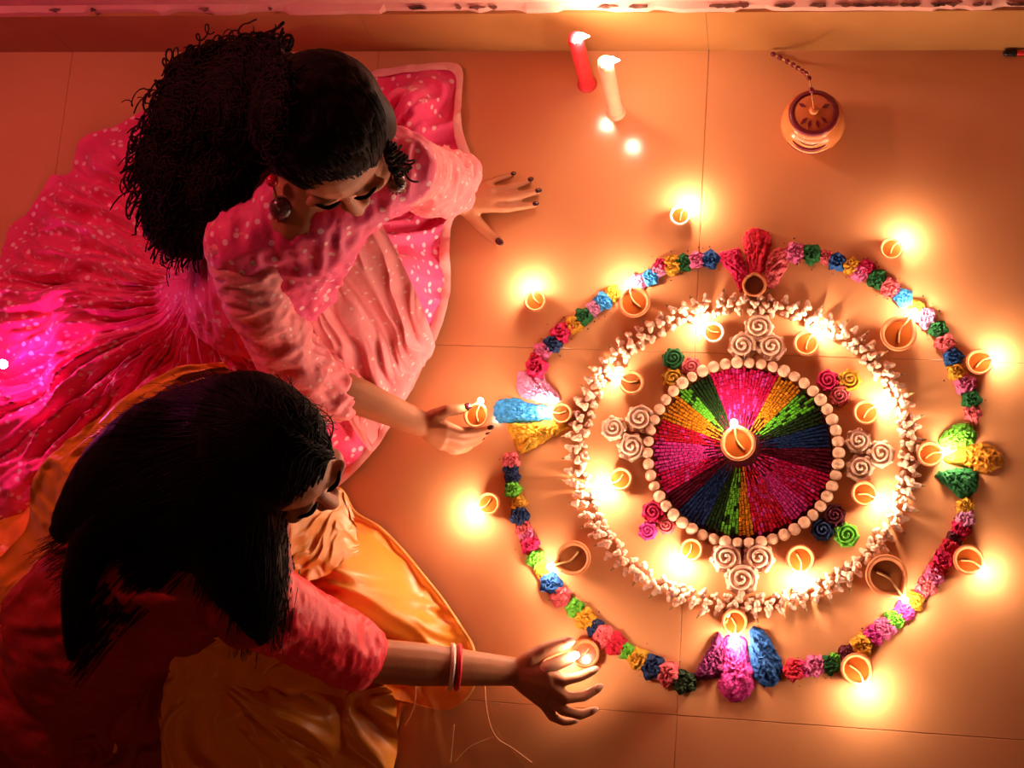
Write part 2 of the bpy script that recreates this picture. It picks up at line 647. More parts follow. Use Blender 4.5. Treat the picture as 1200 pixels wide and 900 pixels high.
zb = z_on_wall(16, wall_y)
ledge = 0.012
sk = structure(new_obj('baseboard_back', *box(fx0, fx1, wall_y + 0.006, wall_y + 0.05, 0, 0.01), M['skirting'], smooth=False))
nsk = 7
for i in range(nsk):
    a, b = fx0 + (fx1 - fx0) * i / nsk, fx0 + (fx1 - fx0) * (i + 1) / nsk
    new_obj('skirting_tile', *box(a + 0.0003, b - 0.0003, wall_y, wall_y + 0.05, 0.0, zb), M['skirting'], sk, smooth=False)
wl = structure(new_obj('wall_back', *box(fx0, fx1, wall_y + ledge, wall_y + 0.2, zb + 0.0002, 2.6), M['wall'], smooth=False))
# plaster bead over the skirting with broken edge
n = 260
xs = np.linspace(px(-200, 20)[0], px(1500, 20)[0], n)
wob = fbm(np.c_[xs * 22, xs * 0, xs * 0 + 3], 4)
brk = sstep(0.50, 0.62, fbm(np.c_[xs * 16, xs * 0 + 9, xs * 0], 3))
depth = ledge * (0.96 - 0.45 * brk) + 0.004 * (wob - 0.5)
V, Fq = [], []
for i in range(n):
    yf = wall_y + ledge - depth[i]
    V += [(xs[i], yf, zb), (xs[i], yf + 0.001, zb + 0.012), (xs[i], wall_y + ledge, zb + 0.02), (xs[i], wall_y + ledge, zb)]
for i in range(n - 1):
    for k in range(3):
        Fq.append((i * 4 + k, (i + 1) * 4 + k, (i + 1) * 4 + k + 1, i * 4 + k + 1))
structure(new_obj('trim_1', V, Fq, M['wall'], smooth=False))
# scabs of bare plaster along the broken edge
for k in range(44):
    xk = random.uniform(px(20, 15)[0], px(1190, 15)[0])
    if random.random() < 0.42:
        xk = random.uniform(px(850, 15)[0], px(1195, 15)[0])
    L = random.uniform(0.006, 0.022)
    pts = []
    for q in range(9):
        a = 2 * math.pi * q / 9
        rr = random.uniform(0.35, 1.15)
        pts.append((xk + math.cos(a) * L * rr, math.sin(a) * 0.0040 * rr))
    V = [(p[0], wall_y + 0.006 + p[1] * 0.9, zb + 0.014 + p[1] * 0.5) for p in pts]
    V += [(p[0] * 0.8 + xk * 0.2, wall_y + 0.003 + p[1] * 0.8, zb + 0.017 + p[1] * 0.4) for p in pts]
    Fq = [tuple(range(9, 18))] + [(q, (q + 1) % 9, 9 + (q + 1) % 9, 9 + q) for q in range(9)]
    new_obj('plaster_chip', V, Fq, M['chip'], wl, smooth=False)

# ------------------------------------------------------------------ flames
def flame_mesh(h=0.021, r=0.0058, lean=0.004):
    prof = [(0, 0), (0.55, 0.08), (0.9, 0.2), (1.0, 0.33), (0.86, 0.5), (0.58, 0.68), (0.3, 0.84), (0.1, 0.96), (0, 1)]
    V, Fc = lathe([(a * r, b * h) for a, b in prof], 12)
    V[:, 0] += lean * (V[:, 2] / h) ** 2
    me = bpy.data.meshes.new('flame')
    me.from_pydata([tuple(v) for v in V], [], Fc)
    me.materials.append(M['flame'])
    me.polygons.foreach_set('use_smooth', np.ones(len(me.polygons), dtype=bool))
    return me


FLAME = flame_mesh()


def to_mesh(name, V, Fc, m, smooth=True):
    me = bpy.data.meshes.new(name)
    me.from_pydata([tuple(map(float, v)) for v in V], [], Fc)
    me.materials.append(m)
    if smooth:
        me.polygons.foreach_set('use_smooth', np.ones(len(me.polygons), dtype=bool))
    return me


# ------------------------------------------------------------------ clay lamps (unit radius 0.02 m)
R0 = 0.02


def bowl_mesh(spout, m, deep=1.0):
    prof = [(0, 0), (0.52, 0.0), (0.66, 0.10), (0.86, 0.42), (0.98, 0.74), (1.0, 0.86), (0.97, 0.93), (0.90, 0.95),
            (0.83, 0.90), (0.74, 0.62), (0.5, 0.32), (0, 0.24)]
    V, Fc = lathe([(a * R0, b * R0 * deep) for a, b in prof], 40)
    an = np.arctan2(V[:, 1], V[:, 0])
    k = np.exp(-(an / 0.42) ** 2) * sstep(0.25, 0.95, V[:, 2] / (R0 * deep)) * np.hypot(V[:, 0], V[:, 1]) / R0
    V[:, 0] += spout * R0 * k
    V[:, 1] *= 1 - 0.12 * spout * k
    V[:, 2] -= 0.05 * R0 * k
    return to_mesh('bowl', V, Fc, m)


def oil_mesh(m, spout, deep=1.0):
    V, Fc = lathe([(0, 0.64), (0.4, 0.64), (0.765, 0.64)], 32)
    V = V * R0 * np.array([1, 1, deep])
    an = np.arctan2(V[:, 1], V[:, 0])
    V[:, 0] += spout * 0.8 * R0 * np.exp(-(an / 0.42) ** 2) * np.hypot(V[:, 0], V[:, 1]) / R0
    return to_mesh('oil', V, Fc, m)


def wick_mesh(reach, deep=1.0):
    P = catmull([np.array(p) * R0 for p in ((-0.35, -0.25, 0.68 * deep), (0.2, 0.05, 0.72 * deep), (0.7, 0.02, 0.86 * deep),
                                            (reach - 0.12, 0, 0.97 * deep), (reach, 0, 1.02 * deep))], 12)
    return to_mesh('wick', *tube(P, [0.0012] * 12, 6), M['wick'])


LAMPK = {}
for kind, spout, mc, mo, deep in (('round', 0.10, 'clay', 'oil', 1.0), ('spout', 0.34, 'clay', 'oil', 0.95),
                                  ('dark', 0.38, 'clay', 'oil_dark', 0.95), ('brown', 0.10, 'clay', 'oil_dark', 1.0), ('pale', 0.10, 'tin', 'oil', 1.0)):
    LAMPK[kind] = (bowl_mesh(spout, M[mc], deep), oil_mesh(M[mo], spout, deep), wick_mesh(1.02 + spout, deep), spout, deep)

def clay_lamp(c, d, fl, kind, label, group, z=0.0, lit=True, fscale=1.0):
    """c rim centre pixel, d rim diameter in pixels, fl flame pixel"""
    r = d / 2 / PXM
    sc = r / R0
    p = px(c[0], c[1], z + 0.0166 * sc)
    q = px(fl[0], fl[1], z + 0.0166 * sc + 0.016)
    rz = math.atan2(q[1] - p[1], q[0] - p[0])
    t = thing('clay_lamp', label, 'oil lamp', (p[0], p[1], z), group, rz, sc)
    bo, oi, wi, sp, deep = LAMPK[kind]
    link('bowl', bo, t)
    link('oil', oi, t)
    if lit:
        link('wick', wi, t)
        f = link('flame', FLAME, t)
        f.location = ((1.06 + sp) * R0, 0, 0.80 * R0 * deep)
    if lit:
        f.scale = (fscale / sc,) * 3
    return t


GO, GI = 'oil lamps outside the white flower ring', 'oil lamps between the white ring and the wheel'
LAMPS = [
    ((797, 252), 26, (808, 233), 'pale', 'pale clay lamp above the top left of the colourful ring', GO, 1.1),
    ((627, 352), 28, (621, 334), 'round', 'small clay lamp left of the ring, nearest the pink hem', GO, 1.0),
    ((743, 354), 39, (736, 332), 'round', 'large round clay lamp on the ring at its upper left', GO, 1.0),
    ((1045, 291), 28, (1060, 276), 'round', 'small clay lamp outside the ring at its upper right, below the pot', GO, 1.0),
    ((1053, 391), 42, (1070, 366), 'spout', 'large clay lamp with thick wick inside the ring at its upper right', GO, 1.1),
    ((1148, 424), 31, (1168, 415), 'round', 'clay lamp outside the ring on the far right, above the orange petal', GO, 1.0),
    ((572, 590), 28, (553, 598), 'round', 'small clay lamp alone left of the ring, beside the orange skirt', GO, 1.1),
    ((672, 654), 41, (646, 662), 'dark', 'large dark clay lamp inside the ring at its lower left', GO, 0.9),
    ((1135, 656), 34, (1153, 665), 'round', 'clay lamp outside the ring at its lower right, beside the crimson stretch', GO, 0.9),
    ((1039, 674), 47, (1056, 695), 'dark', 'largest teardrop clay lamp inside the ring at its lower right', GO, 0.9),
    ((1004, 784), 36, (1017, 808), 'round', 'clay lamp below the ring at the bottom right', GO, 1.15),
    ((686, 766), 33, (671, 771), 'round', 'clay lamp being lit by the hand with bangles', GO, 0.6),
    ((836, 389), 26, (820, 376), 'pale', 'pale clay lamp left of the upper cream roses', GI, 1.0),
    ((945, 402), 31, (957, 386), 'round', 'clay lamp right of the upper cream roses', GI, 1.1),
    ((740, 448), 30, (725, 440), 'brown', 'brown clay lamp left of the dark green rose', GI, 0.9),
    ((1015, 483), 30, (1032, 471), 'round', 'clay lamp below the yellow and pink roses on the right', GI, 1.1),
    ((727, 561), 28, (705, 570), 'round', 'clay lamp under the left cream roses', GI, 1.25),
    ((1013, 578), 30, (1029, 584), 'round', 'clay lamp under the right cream roses', GI, 1.0),
    ((810, 644), 27, (792, 664), 'round', 'clay lamp left of the lower cream roses', GI, 1.2),
    ((938, 655), 33, (938, 682), 'round', 'clay lamp right of the lower cream roses', GI, 1.2),
    ((658, 484), 26, (644, 480), 'brown', 'brown clay lamp at the tip of the blue petal', GO, 0.9),
    ((1090, 532), 30, (1106, 528), 'round', 'clay lamp at the tip of the orange petal', GO, 1.0),
    ((861, 729), 30, (861, 748), 'round', 'clay lamp at the head of the bottom petals', GO, 1.1),
]
for c, d, fl, kind, label, grp, fs in LAMPS:
    clay_lamp(c, d, fl, kind, label, grp, fscale=fs)
clay_lamp((884, 334), 29, (884, 325), 'brown', 'unlit brown clay lamp at the foot of the top red petals', GO, lit=False)
clay_lamp((865, 520), 41, (862, 505), 'round', 'clay lamp burning at the centre of the beaded wheel', GI, fscale=1.1, z=0.012)

# ------------------------------------------------------------------ rangoli: colourful ring of rosettes
def rosette_variant(seed):
    """ruffled crepe rosette, unit radius"""
    r = np.random.default_rng(seed)
    nu, rings = 22, [(0.0, 0.62), (0.22, 0.72), (0.4, 0.60), (0.62, 0.70), (0.8, 0.52), (1.0, 0.42), (0.86, 0.12), (0.62, 0.0)]
    V, idx = [], []
    ph = r.uniform(0, 6.28)
    for j, (q, z) in enumerate(rings):
        if q == 0:
            V.append((0, 0, z))
            continue
        for i in range(nu):
            a = 2 * math.pi * i / nu
            k = 1 + (0.13 * math.sin(5 * a + ph + j * 1.3) + r.uniform(-0.10, 0.10)) * (0.4 + q * 0.6)
            zz = z + (r.uniform(-0.13, 0.13) + 0.09 * math.sin(5 * a + ph + j * 1.9)) * (1 if z > 0.2 else 0)
            V.append((q * k * math.cos(a), q * k * math.sin(a), max(zz, 0)))
    Fc = [(0, 1 + i, 1 + (i + 1) % nu) for i in range(nu)]
    for j in range(len(rings) - 2):
        for i in range(nu):
            a, b = 1 + j * nu + i, 1 + j * nu + (i + 1) % nu
            Fc.append((a, a + nu, b + nu, b))
    return np.array(V), Fc


ROS = [rosette_variant(s) for s in range(4)]
ROSM = {}


def rosette_me(col, v):
    if (col, v) not in ROSM:
        ROSM[(col, v)] = to_mesh('rosette', ROS[v][0], ROS[v][1], M['r_' + col], False)
    return ROSM[(col, v)]


ARCS = [
    ('arc of colourful crepe rosettes from the pink petal up to the top red petals', [
        (629, 431, 'crimson', 13), (628, 421, 'red', 9), (636, 411, 'pink', 11), (648, 403, 'navy', 11), (657, 391, 'crimson', 12), (666, 384, 'red', 8), (673, 380, 'yellow', 11),
        (684, 371, 'green', 11), (696, 361, 'rose', 10), (707, 353, 'sky', 11), (718, 344, 'yellow', 10), (746, 331, 'rose', 10),
        (754, 328, 'pink', 8), (762, 325, 'sky', 10), (771, 317, 'rose', 9), (775, 311, 'crimson', 9), (787, 311, 'yellow', 12), (801, 308, 'green', 11),
        (816, 305, 'pink', 10), (832, 304, 'blue', 11)]),
    ('arc of colourful crepe rosettes from the top red petals down to the lime petal', [
        (922, 298, 'coral', 8), (932, 296, 'pink', 12), (951, 298, 'green', 12), (967, 301, 'coral', 9), (981, 307, 'blue', 11), (997, 312, 'yellow', 11),
        (1008, 320, 'pink', 11), (1015, 314, 'crimson', 10), (1028, 327, 'green', 12), (1042, 337, 'coral', 11), (1049, 341, 'rose', 8),
        (1059, 349, 'sky', 11), (1075, 360, 'yellow', 9), (1085, 373, 'rose', 12), (1099, 386, 'green', 11), (1107, 402, 'coral', 11),
        (1117, 419, 'blue', 11), (1121, 436, 'yellow', 11), (1132, 451, 'pink', 12), (1138, 468, 'green', 11), (1140, 484, 'coral', 10)]),
    ('arc of crimson, yellow and pink rosettes from the right petals to the bottom blue petal', [
        (1131, 594, 'yellow', 10), (1131, 608, 'rose', 11), (1126, 620, 'crimson', 11), (1118, 632, 'maroon', 9), (1113, 643, 'red', 11),
        (1106, 655, 'crimson', 11), (1099, 666, 'red', 10), (1094, 675, 'pink', 11), (1086, 687, 'coral', 11), (1080, 695, 'crimson', 8), (1071, 705, 'yellow', 11), (1060, 716, 'magenta', 11),
        (1048, 725, 'lime', 11), (1037, 736, 'pink', 12), (1024, 745, 'magenta', 11), (1010, 756, 'yellow', 12),
        (993, 767, 'maroon', 11), (979, 773, 'lime', 8), (973, 779, 'green', 11), (955, 780, 'pink', 12), (940, 784, 'magenta', 9), (931, 785, 'red', 12)]),
    ('arc of colourful crepe rosettes from the yellow petal down to the bottom purple petal', [
        (599, 540, 'coral', 10), (599, 551, 'navy', 9), (600, 560, 'navy', 9), (601, 574, 'lime', 10), (600, 570, 'green', 8), (607, 590, 'yellow', 10), (609, 605, 'navy', 11), (613, 618, 'coral', 10),
        (617, 627, 'pink', 9), (621, 638, 'crimson', 11), (628, 655, 'lime', 11), (635, 668, 'yellow', 9), (646, 684, 'blue', 13), (657, 699, 'coral', 12),
        (674, 713, 'lime', 11), (686, 725, 'yellow', 12), (697, 735, 'navy', 11), (707, 745, 'coral', 12), (721, 754, 'red', 13), (734, 763, 'lime', 10),
        (748, 772, 'yellow', 12), (765, 782, 'navy', 14), (782, 789, 'coral', 14), (801, 799, 'forest', 14)]),
]
for label, pcs in ARCS:
    c = px(pcs[0][0], pcs[0][1])
    t = thing('rosette_garland', label, 'garland', (c[0], c[1], 0), 'quarter arcs of the colourful rosette ring')
    for k, (x, y, col, r) in enumerate(pcs):
        p = px(x, y, 0.006) - np.array([c[0], c[1], 0])
        o = link('rosette', rosette_me(col, random.randrange(4)), t)
        s = r / PXM * 1.08
        o.location = (p[0], p[1], 0.0)
        o.scale = (s, s * random.uniform(0.9, 1.05), s * random.uniform(0.8, 1.1))
        o.rotation_euler = (0, 0, random.uniform(0, 6.28))

# loose shreds around the ring: too small and too many to count
sh = MB()
for label, pcs in ARCS:
    for x, y, col, r in pcs:
        for q in range(4):
            a = random.uniform(0, 6.28)
            d = r * random.uniform(0.95, 1.7)
            p = px(x + d * math.cos(a), y + d * math.sin(a))
            s = random.uniform(0.0008, 0.002)
            V, Fc = ellipsoid((p[0], p[1], s * 0.5), (s, s * random.uniform(0.5, 1), s * 0.6), None, 5, 3)
            sh.add(V, Fc)
o = sh.obj('crepe_crumbs', M['r_maroon'])
tag(o, 'tiny dark shreds scattered along the colourful rosette ring', 'crumbs')
o['kind'] = 'stuff'

# ------------------------------------------------------------------ white flower ring
def bud_mesh():
    """tuberose bud lying on its side: trumpet with open petals at +x"""
    mb = MB()
    mb.add(*ellipsoid((-0.15, 0, 0), (0.75, 0.42, 0.42), None, 9, 6))
    for k in range(5):
        a = 2 * math.pi * k / 5 + 0.3
        c = np.array([0.34, 0.40 * math.cos(a), 0.38 * math.sin(a)])
        R = np.array([[1, 0, 0], [0, math.cos(a), -math.sin(a)], [0, math.sin(a), math.cos(a)]])
        mb.add(*ellipsoid(c, (0.36, 0.30, 0.34), R, 7, 5))
    V = mb.verts()
    return to_mesh('flower', V, mb.f, M['cream'])


def sepal_mesh():
    V, Fc = lathe([(0, -1.55), (0.12, -1.4), (0.22, -0.95), (0.16, -0.8), (0, -0.78)], 7)
    V = V[:, [2, 0, 1]]
    return to_mesh('sepal', V, Fc, M['bud_tip'])


BUD, SEP = bud_mesh(), sepal_mesh()
ec = (872, 533)
c = px(*ec)
t = thing('white_flower_garland', 'ring garland of cream tuberose buds around the beaded wheel', 'garland', (c[0], c[1], 0))
NB = 86
for k in range(NB):
    for row in (0, 1, 2):
        a = 2 * math.pi * (k + row / 3 + random.uniform(-0.15, 0.15)) / NB
        rr = (0.958, 1.0, 1.045)[row] + random.uniform(-0.012, 0.012)
        x, y = ec[0] + 196 * rr * math.cos(a), ec[1] + 177 * rr * math.sin(a)
        p = px(x, y, 0.008) - np.array([c[0], c[1], 0])
        o = link('flower', BUD, t)
        o.location = (p[0], p[1], 0.008 + (0.0, 0.005, 0.001)[row])
        s = random.uniform(0.0095, 0.0130)
        o.scale = (s, s, s)
        base = math.atan2(p[1], p[0])
        o.rotation_euler = (random.uniform(0, 6.28), random.uniform(-0.4, 0.4), base + (math.pi if row == 2 else random.uniform(0, 6.28)) + random.uniform(-0.5, 0.5))
        if row == 2 and k % 2 == 0:
            q = link('sepal', SEP, o)

# ------------------------------------------------------------------ bead ring and beaded wheel
BEAD = to_mesh('bead', *ellipsoid((0, 0, 0.8), (1, 1, 0.8), None, 12, 8), M['cream_bead'])
ec = (871, 531)
c = px(*ec)
t = thing('bead_ring', 'ring of round cream beads around the coloured wheel', 'bead string', (c[0], c[1], 0))
NB = 50
for k in range(NB):
    a = 2 * math.pi * k / NB
    p = px(ec[0] + 112 * math.cos(a), ec[1] + 106 * math.sin(a), 0.006) - np.array([c[0], c[1], 0])
    o = link('bead', BEAD, t)
    o.location = (p[0], p[1], 0)
    s = 7.4 / PXM * random.uniform(0.9, 1.05)
    o.scale = (s, s * random.uniform(0.9, 1), s)
    o.rotation_euler = (0, 0, random.uniform(0, 6.28))

wc = (868, 526)
wcen = px(*wc)
t = thing('beaded_wheel', 'round wheel of radiating coloured bead strands at the centre', 'rangoli', (wcen[0], wcen[1], 0))
V, Fc = lathe([(0, 0.0), (0.98, 0.0), (1.0, 0.0015), (0.98, 0.003), (0, 0.003)], 64)
rw = 104.0 / PXM
V = V * np.array([rw, rw * 0.99, 1.0])
off = px(871, 531) - wcen
V[:, :2] += off[:2]
new_obj('backing_disc', V, Fc, M['r_maroon'], t)
SECT = [(-22.6, 28, 'crimson'), (28, 47, 'orange'), (47, 62, 'lime'), (62, 74, 'forest'), (74, 90, 'navy'), (90, 106, 'maroon'),
        (106, 130, 'crimson'), (130, 145, 'magenta'), (145, 171, 'red'), (171, 181.5, 'orange'), (181.5, 194, 'lime'), (194, 205, 'forest'),
        (205, 225, 'navy'), (225, 238, 'maroon'), (238, 253, 'crimson'), (253, 275, 'magenta'), (275, 290, 'red'), (290, 310, 'orange'),
        (310, 320, 'lime'), (320, 337.4, 'forest')]
BSH = {'lime': 'lime', 'forest': 'forest'}


def rim_radius(a):
    """distance in pixels from the wheel centre to the bead ring's inner edge at image angle a (clockwise from up)"""
    dx, dy = math.sin(a), -math.cos(a)
    ox, oy = wc[0] - 871, wc[1] - 531
    A = (dx / 103) ** 2 + (dy / 97) ** 2
    Bq = 2 * (ox * dx / 103 ** 2 + oy * dy / 97 ** 2)
    Cq = (ox / 103) ** 2 + (oy / 97) ** 2 - 1
    return (-Bq + math.sqrt(Bq * Bq - 4 * A * Cq)) / (2 * A)


for a0, a1, col in SECT:
    mb, mb2 = MB(), MB()
    ns = max(2, int(round((a1 - a0) / 2.7)))
    for s in range(ns):
        a = math.radians(a0 + (a1 - a0) * (s + 0.5) / ns)
        R = rim_radius(a)
        start = 22 + (0, 16, 6, 22)[s % 4]
        r = start + random.uniform(0, 3)
        while r < R - 2:
            L = random.uniform(5.0, 7.0)
            p0 = px(wc[0] + r * math.sin(a), wc[1] - r * math.cos(a)) - wcen
            p1 = px(wc[0] + (r + L - 0.9) * math.sin(a), wc[1] - (r + L - 0.9) * math.cos(a)) - wcen
            wpx = min(2.0, r * math.radians((a1 - a0) / ns) * 0.40 + 0.45)
            rad = wpx / PXM
            zz = 0.004 + rad * 0.8 + random.uniform(0, 0.0012)
            p0[2] = p1[2] = zz
            V, Fc = tube([p0, p1], [rad, rad], 6, False)
            (mb2 if (s * 7 + int(r)) % 5 == 0 and col in ('lime', 'crimson', 'red') else mb).add(V, Fc)
            r += L
    o = mb.obj('bead_wedge', M['b_' + col], t, smooth=False)
    o['kind'] = 'stuff'
    if mb2.n:
        o2 = mb2.obj('bead_wedge', M['b_' + ('forest' if col == 'lime' else 'magenta')], t, smooth=False)
        o2['kind'] = 'stuff'

# ------------------------------------------------------------------ rolled roses
def rose_mesh(m):
    mb = MB()
    V, Fc = lathe([(0, 0), (0.86, 0), (0.98, 0.10), (0.9, 0.20), (0.5, 0.26), (0, 0.3)], 20)
    mb.add(V, Fc)
    P, Rd = [], []
    n = 46
    for i in range(n):
        q = i / (n - 1)
        a = q * 2 * math.pi * 2.3
        r = 0.88 - 0.78 * q
        P.append(np.array([r * math.cos(a), r * math.sin(a), 0.36 + 0.26 * q + 0.05 * math.sin(a * 3.3)]))
        Rd.append(0.12 - 0.02 * q)
    mb.add(*tube(P, Rd, 6))
    for k in range(7):
        a = 2 * math.pi * k / 7
        mb.add(*ellipsoid((0.86 * math.cos(a), 0.86 * math.sin(a), 0.24), (0.24, 0.24, 0.16), None, 8, 6))
    return to_mesh('paper_rose', mb.verts(), mb.f, m, True)


ROSEM = {}
ROSES = [
    (889, 384, 17, 'cream', 'cream rolled rose at the tip of the upper cream trio'),
    (870, 406, 17, 'cream', 'cream rolled rose at the lower left of the upper cream trio'),
    (904, 407, 17, 'cream', 'cream rolled rose at the lower right of the upper cream trio'),
    (719, 502, 15, 'cream', 'cream rolled rose farthest from the wheel in the left cream trio'),
    (750, 491, 17, 'cream', 'cream rolled rose uppermost in the left cream trio'),
    (740, 524, 17, 'cream', 'cream rolled rose lowest in the left cream trio'),
    (1006, 517, 15, 'cream', 'cream rolled rose uppermost in the right cream trio'),
    (1032, 532, 16, 'cream', 'cream rolled rose farthest from the wheel in the right cream trio'),
    (1008, 549, 16, 'cream', 'cream rolled rose lowest in the right cream trio'),
    (851, 654, 18, 'cream', 'cream rolled rose at the upper left of the lower cream trio'),
    (889, 654, 18, 'cream', 'cream rolled rose at the upper right of the lower cream trio'),
    (869, 679, 19, 'cream', 'cream rolled rose at the tip of the lower cream trio'),
    (789, 420, 13, 'green', 'dark green rolled rose left above the wheel'),
    (810, 430, 12, 'coral', 'pink rolled rose beside the dark green one'),
    (788, 444, 13, 'yellow', 'yellow rolled rose below the dark green one'),
    (970, 446, 13, 'crimson', 'crimson rolled rose right above the wheel'),
    (996, 445, 13, 'yellow', 'yellow rolled rose on the right beside the crimson one'),
    (984, 464, 12, 'coral', 'coral rolled rose under the crimson and yellow ones'),
    (765, 600, 13, 'crimson', 'crimson rolled rose left below the wheel'),
    (759, 622, 11, 'magenta', 'magenta rolled rose left below the wheel, under the crimson one'),
    (781, 615, 11, 'coral', 'coral rolled rose left below the wheel, touching the bead ring'),
    (978, 604, 13, 'maroon', 'maroon rolled rose right below the wheel'),
    (964, 621, 13, 'navy', 'navy rolled rose right below the wheel'),
    (992, 627, 14, 'lime', 'lime green rolled rose right below the wheel'),
]
for x, y, r, col, label in ROSES:
    if col not in ROSEM:
        ROSEM[col] = rose_mesh(M['cream'] if col == 'cream' else M['r_' + col])
    o = link('paper_rose', ROSEM[col], None)
    o.location = px(x, y, 0.005) * np.array([1, 1, 0])
    s = r / PXM
    o.scale = (s, s, s * 1.15)
    o.rotation_euler = (0, 0, random.uniform(0, 6.28))
    tag(o, label, 'rose', 'cream roses around the wheel' if col == 'cream' else 'coloured roses around the wheel')

# ------------------------------------------------------------------ petal fans: mounds of crepe shreds
def petal(outline, apex, col, label, hgt=0.013, ridge=1.0):
    pts = np.array([px(x, y)[:2] for x, y in outline])
    B = even(catmull(pts, 160, True), 72)
    C = B.mean(0)
    ap = px(*apex)[:2]
    nv = 22
    s = np.linspace(0, 1, nv)
    XY = (C[None, None] + (B[None] - C[None, None]) * s[:, None, None]).reshape(-1, 2)
    Vv = np.repeat(s, 72)
    dirv = XY - ap
    an = np.arctan2(dirv[:, 1], dirv[:, 0])
    rd = np.linalg.norm(dirv, axis=1)
    seed = random.uniform(0, 90)
    rid = fbm(np.c_[an * 14 + seed, rd * 25, rd * 0 + seed], 2)
    gr = fbm(np.c_[XY * 330, XY[:, :1] * 0 + seed], 2)
    prof = np.sqrt(np.clip(1 - Vv ** 2.6, 0, 1))
    z = hgt * prof * (0.55 + 0.75 * ridge * (rid - 0.35)) + 0.006 * (gr - 0.4) * (0.35 + prof)
    z = np.maximum(z, 0.0006)
    XY = XY + ((np.c_[fbm(np.c_[XY * 260, z * 0 + 5]), fbm(np.c_[XY * 260, z * 0 + 55])] - 0.5) * 0.008) * Vv[:, None]
    z[Vv > 0.999] = 0.0
    fc = grid_faces(72, nv, True)
    P = np.c_[XY, z]
    a, b, c_ = P[fc[800][0]], P[fc[800][1]], P[fc[800][2]]
    if np.cross(b - a, c_ - a)[2] < 0:
        fc = [q[::-1] for q in fc]
    o = new_obj('petal_mound', P - np.array([C[0], C[1], 0]), fc, M['r_' + col], None, True, (C[0], C[1], 0))
    return tag(o, label, 'petal', 'petal fans at the four points of the ring')


c2 = lambda L, ox, oy, s: [(ox + x / s, oy + y / s) for x, y in L]
petal(c2([(165, 200), (215, 175), (260, 165), (290, 230), (310, 290), (285, 330), (270, 370), (230, 290)], 800, 250, 4), (884, 335), 'crimson', 'crimson petal on the left of the top fan', 0.014)
petal(c2([(285, 110), (335, 70), (405, 90), (410, 160), (390, 230), (370, 285), (320, 285), (300, 220)], 800, 250, 4), (884, 335), 'red', 'red upright petal in the middle of the top fan', 0.015)
petal(c2([(400, 200), (450, 165), (500, 170), (500, 230), (470, 290), (430, 350), (400, 350), (385, 280)], 800, 250, 4), (884, 335), 'coral', 'coral petal on the right of the top fan', 0.014)
petal(c2([(180, 40), (190, -10), (250, -25), (300, -10), (340, 50), (390, 115), (310, 130), (200, 95)], 560, 440, 4), (655, 484), 'rose', 'pale pink petal of the left fan', 0.013)
petal(c2([(75, 140), (120, 108), (180, 108), (240, 130), (335, 150), (345, 205), (220, 222), (110, 225), (80, 195)], 560, 440, 4), (655, 484), 'sky', 'sky blue petal of the left fan', 0.015)
petal(c2([(140, 230), (230, 228), (345, 215), (430, 225), (420, 255), (330, 300), (215, 362), (185, 355), (160, 290)], 560, 440, 4), (655, 484), 'yellow', 'yellow petal of the left fan', 0.013)
petal(c2([(550, 290), (610, 240), (675, 228), (705, 265), (695, 310), (620, 335), (565, 318)], 940, 430, 3.46), (1090, 532), 'lime', 'lime green petal of the right fan', 0.014)
petal(c2([(575, 360), (640, 335), (735, 310), (805, 350), (812, 395), (740, 432), (660, 405), (590, 395)], 940, 430, 3.46), (1090, 532), 'orange', 'orange petal of the right fan', 0.014)
petal(c2([(540, 440), (600, 412), (690, 415), (718, 465), (695, 515), (650, 538), (600, 500)], 940, 430, 3.46), (1090, 532), 'green', 'dark green petal of the right fan', 0.014)
petal(c2([(165, 480), (195, 520), (195, 620), (185, 690), (60, 705), (70, 645), (125, 555)], 800, 620, 4), (861, 725), 'purple', 'purple petal of the bottom fan', 0.014)
petal(c2([(200, 500), (290, 505), (312, 600), (338, 720), (300, 790), (240, 812), (170, 755), (178, 660), (190, 580)], 800, 620, 4), (861, 725), 'magenta', 'bright pink petal in the middle of the bottom fan', 0.016)
petal(c2([(310, 490), (335, 455), (390, 490), (435, 560), (467, 640), (450, 715), (385, 742), (332, 690), (315, 590)], 800, 620, 4), (861, 725), 'blue', 'deep blue petal of the bottom fan', 0.015)

# ------------------------------------------------------------------ tall candles
def tall_candle(base, top, rad, m, label, flare):
    b = px(*base)
    # the wick stands h above the floor; the candle leans a little
    h = 0.185
    tp = px(top[0], top[1], h)
    t = thing('tall_candle', label, 'candle', (b[0], b[1], 0), None)
    d = np.array([tp[0] - b[0], tp[1] - b[1], h])
    mb = MB()
    n = 14
    P = [d * (i / n) for i in range(n + 1)]
    rr = [rad * (flare if i == 0 else (1.0 + (flare - 1) * 0.5 if i == 1 else 1.0 + 0.02 * math.sin(i * 2.1))) for i in range(n + 1)]
    rr[-1] = rad * 0.9
    P.append(d * 0.985)
    rr.append(rad * 0.55)
    mb.add(*tube(P, rr, 24, False))
    mb.obj('wax_body', m, t)
    mb = MB()
    mb.add(*lathe([(0, 0), (rad * 1.35, 0), (rad * 1.3, 0.004), (rad * 1.05, 0.008), (0, 0.009)], 24))
    mb.obj('wax_puddle', m, t)
    new_obj('wick', *tube([d * 0.98, d + [0.001, 0, 0.007]], [0.0012, 0.001], 6), M['wick'], t)
    f = link('flame', FLAME, t)
    f.location = d + np.array([0, 0, 0.004])
    f.scale = (1.2, 1.2, 1.5)
    f.rotation_euler = (0.2, 0.95, 0)
    return t


tall_candle((688, 98), (674, 44), 0.0135, M['wax_red'], 'tall red candle standing near the skirting', 1.25)
tall_candle((722, 131), (709, 72), 0.0135, M['wax_white'], 'tall white candle standing beside the red one', 1.1)

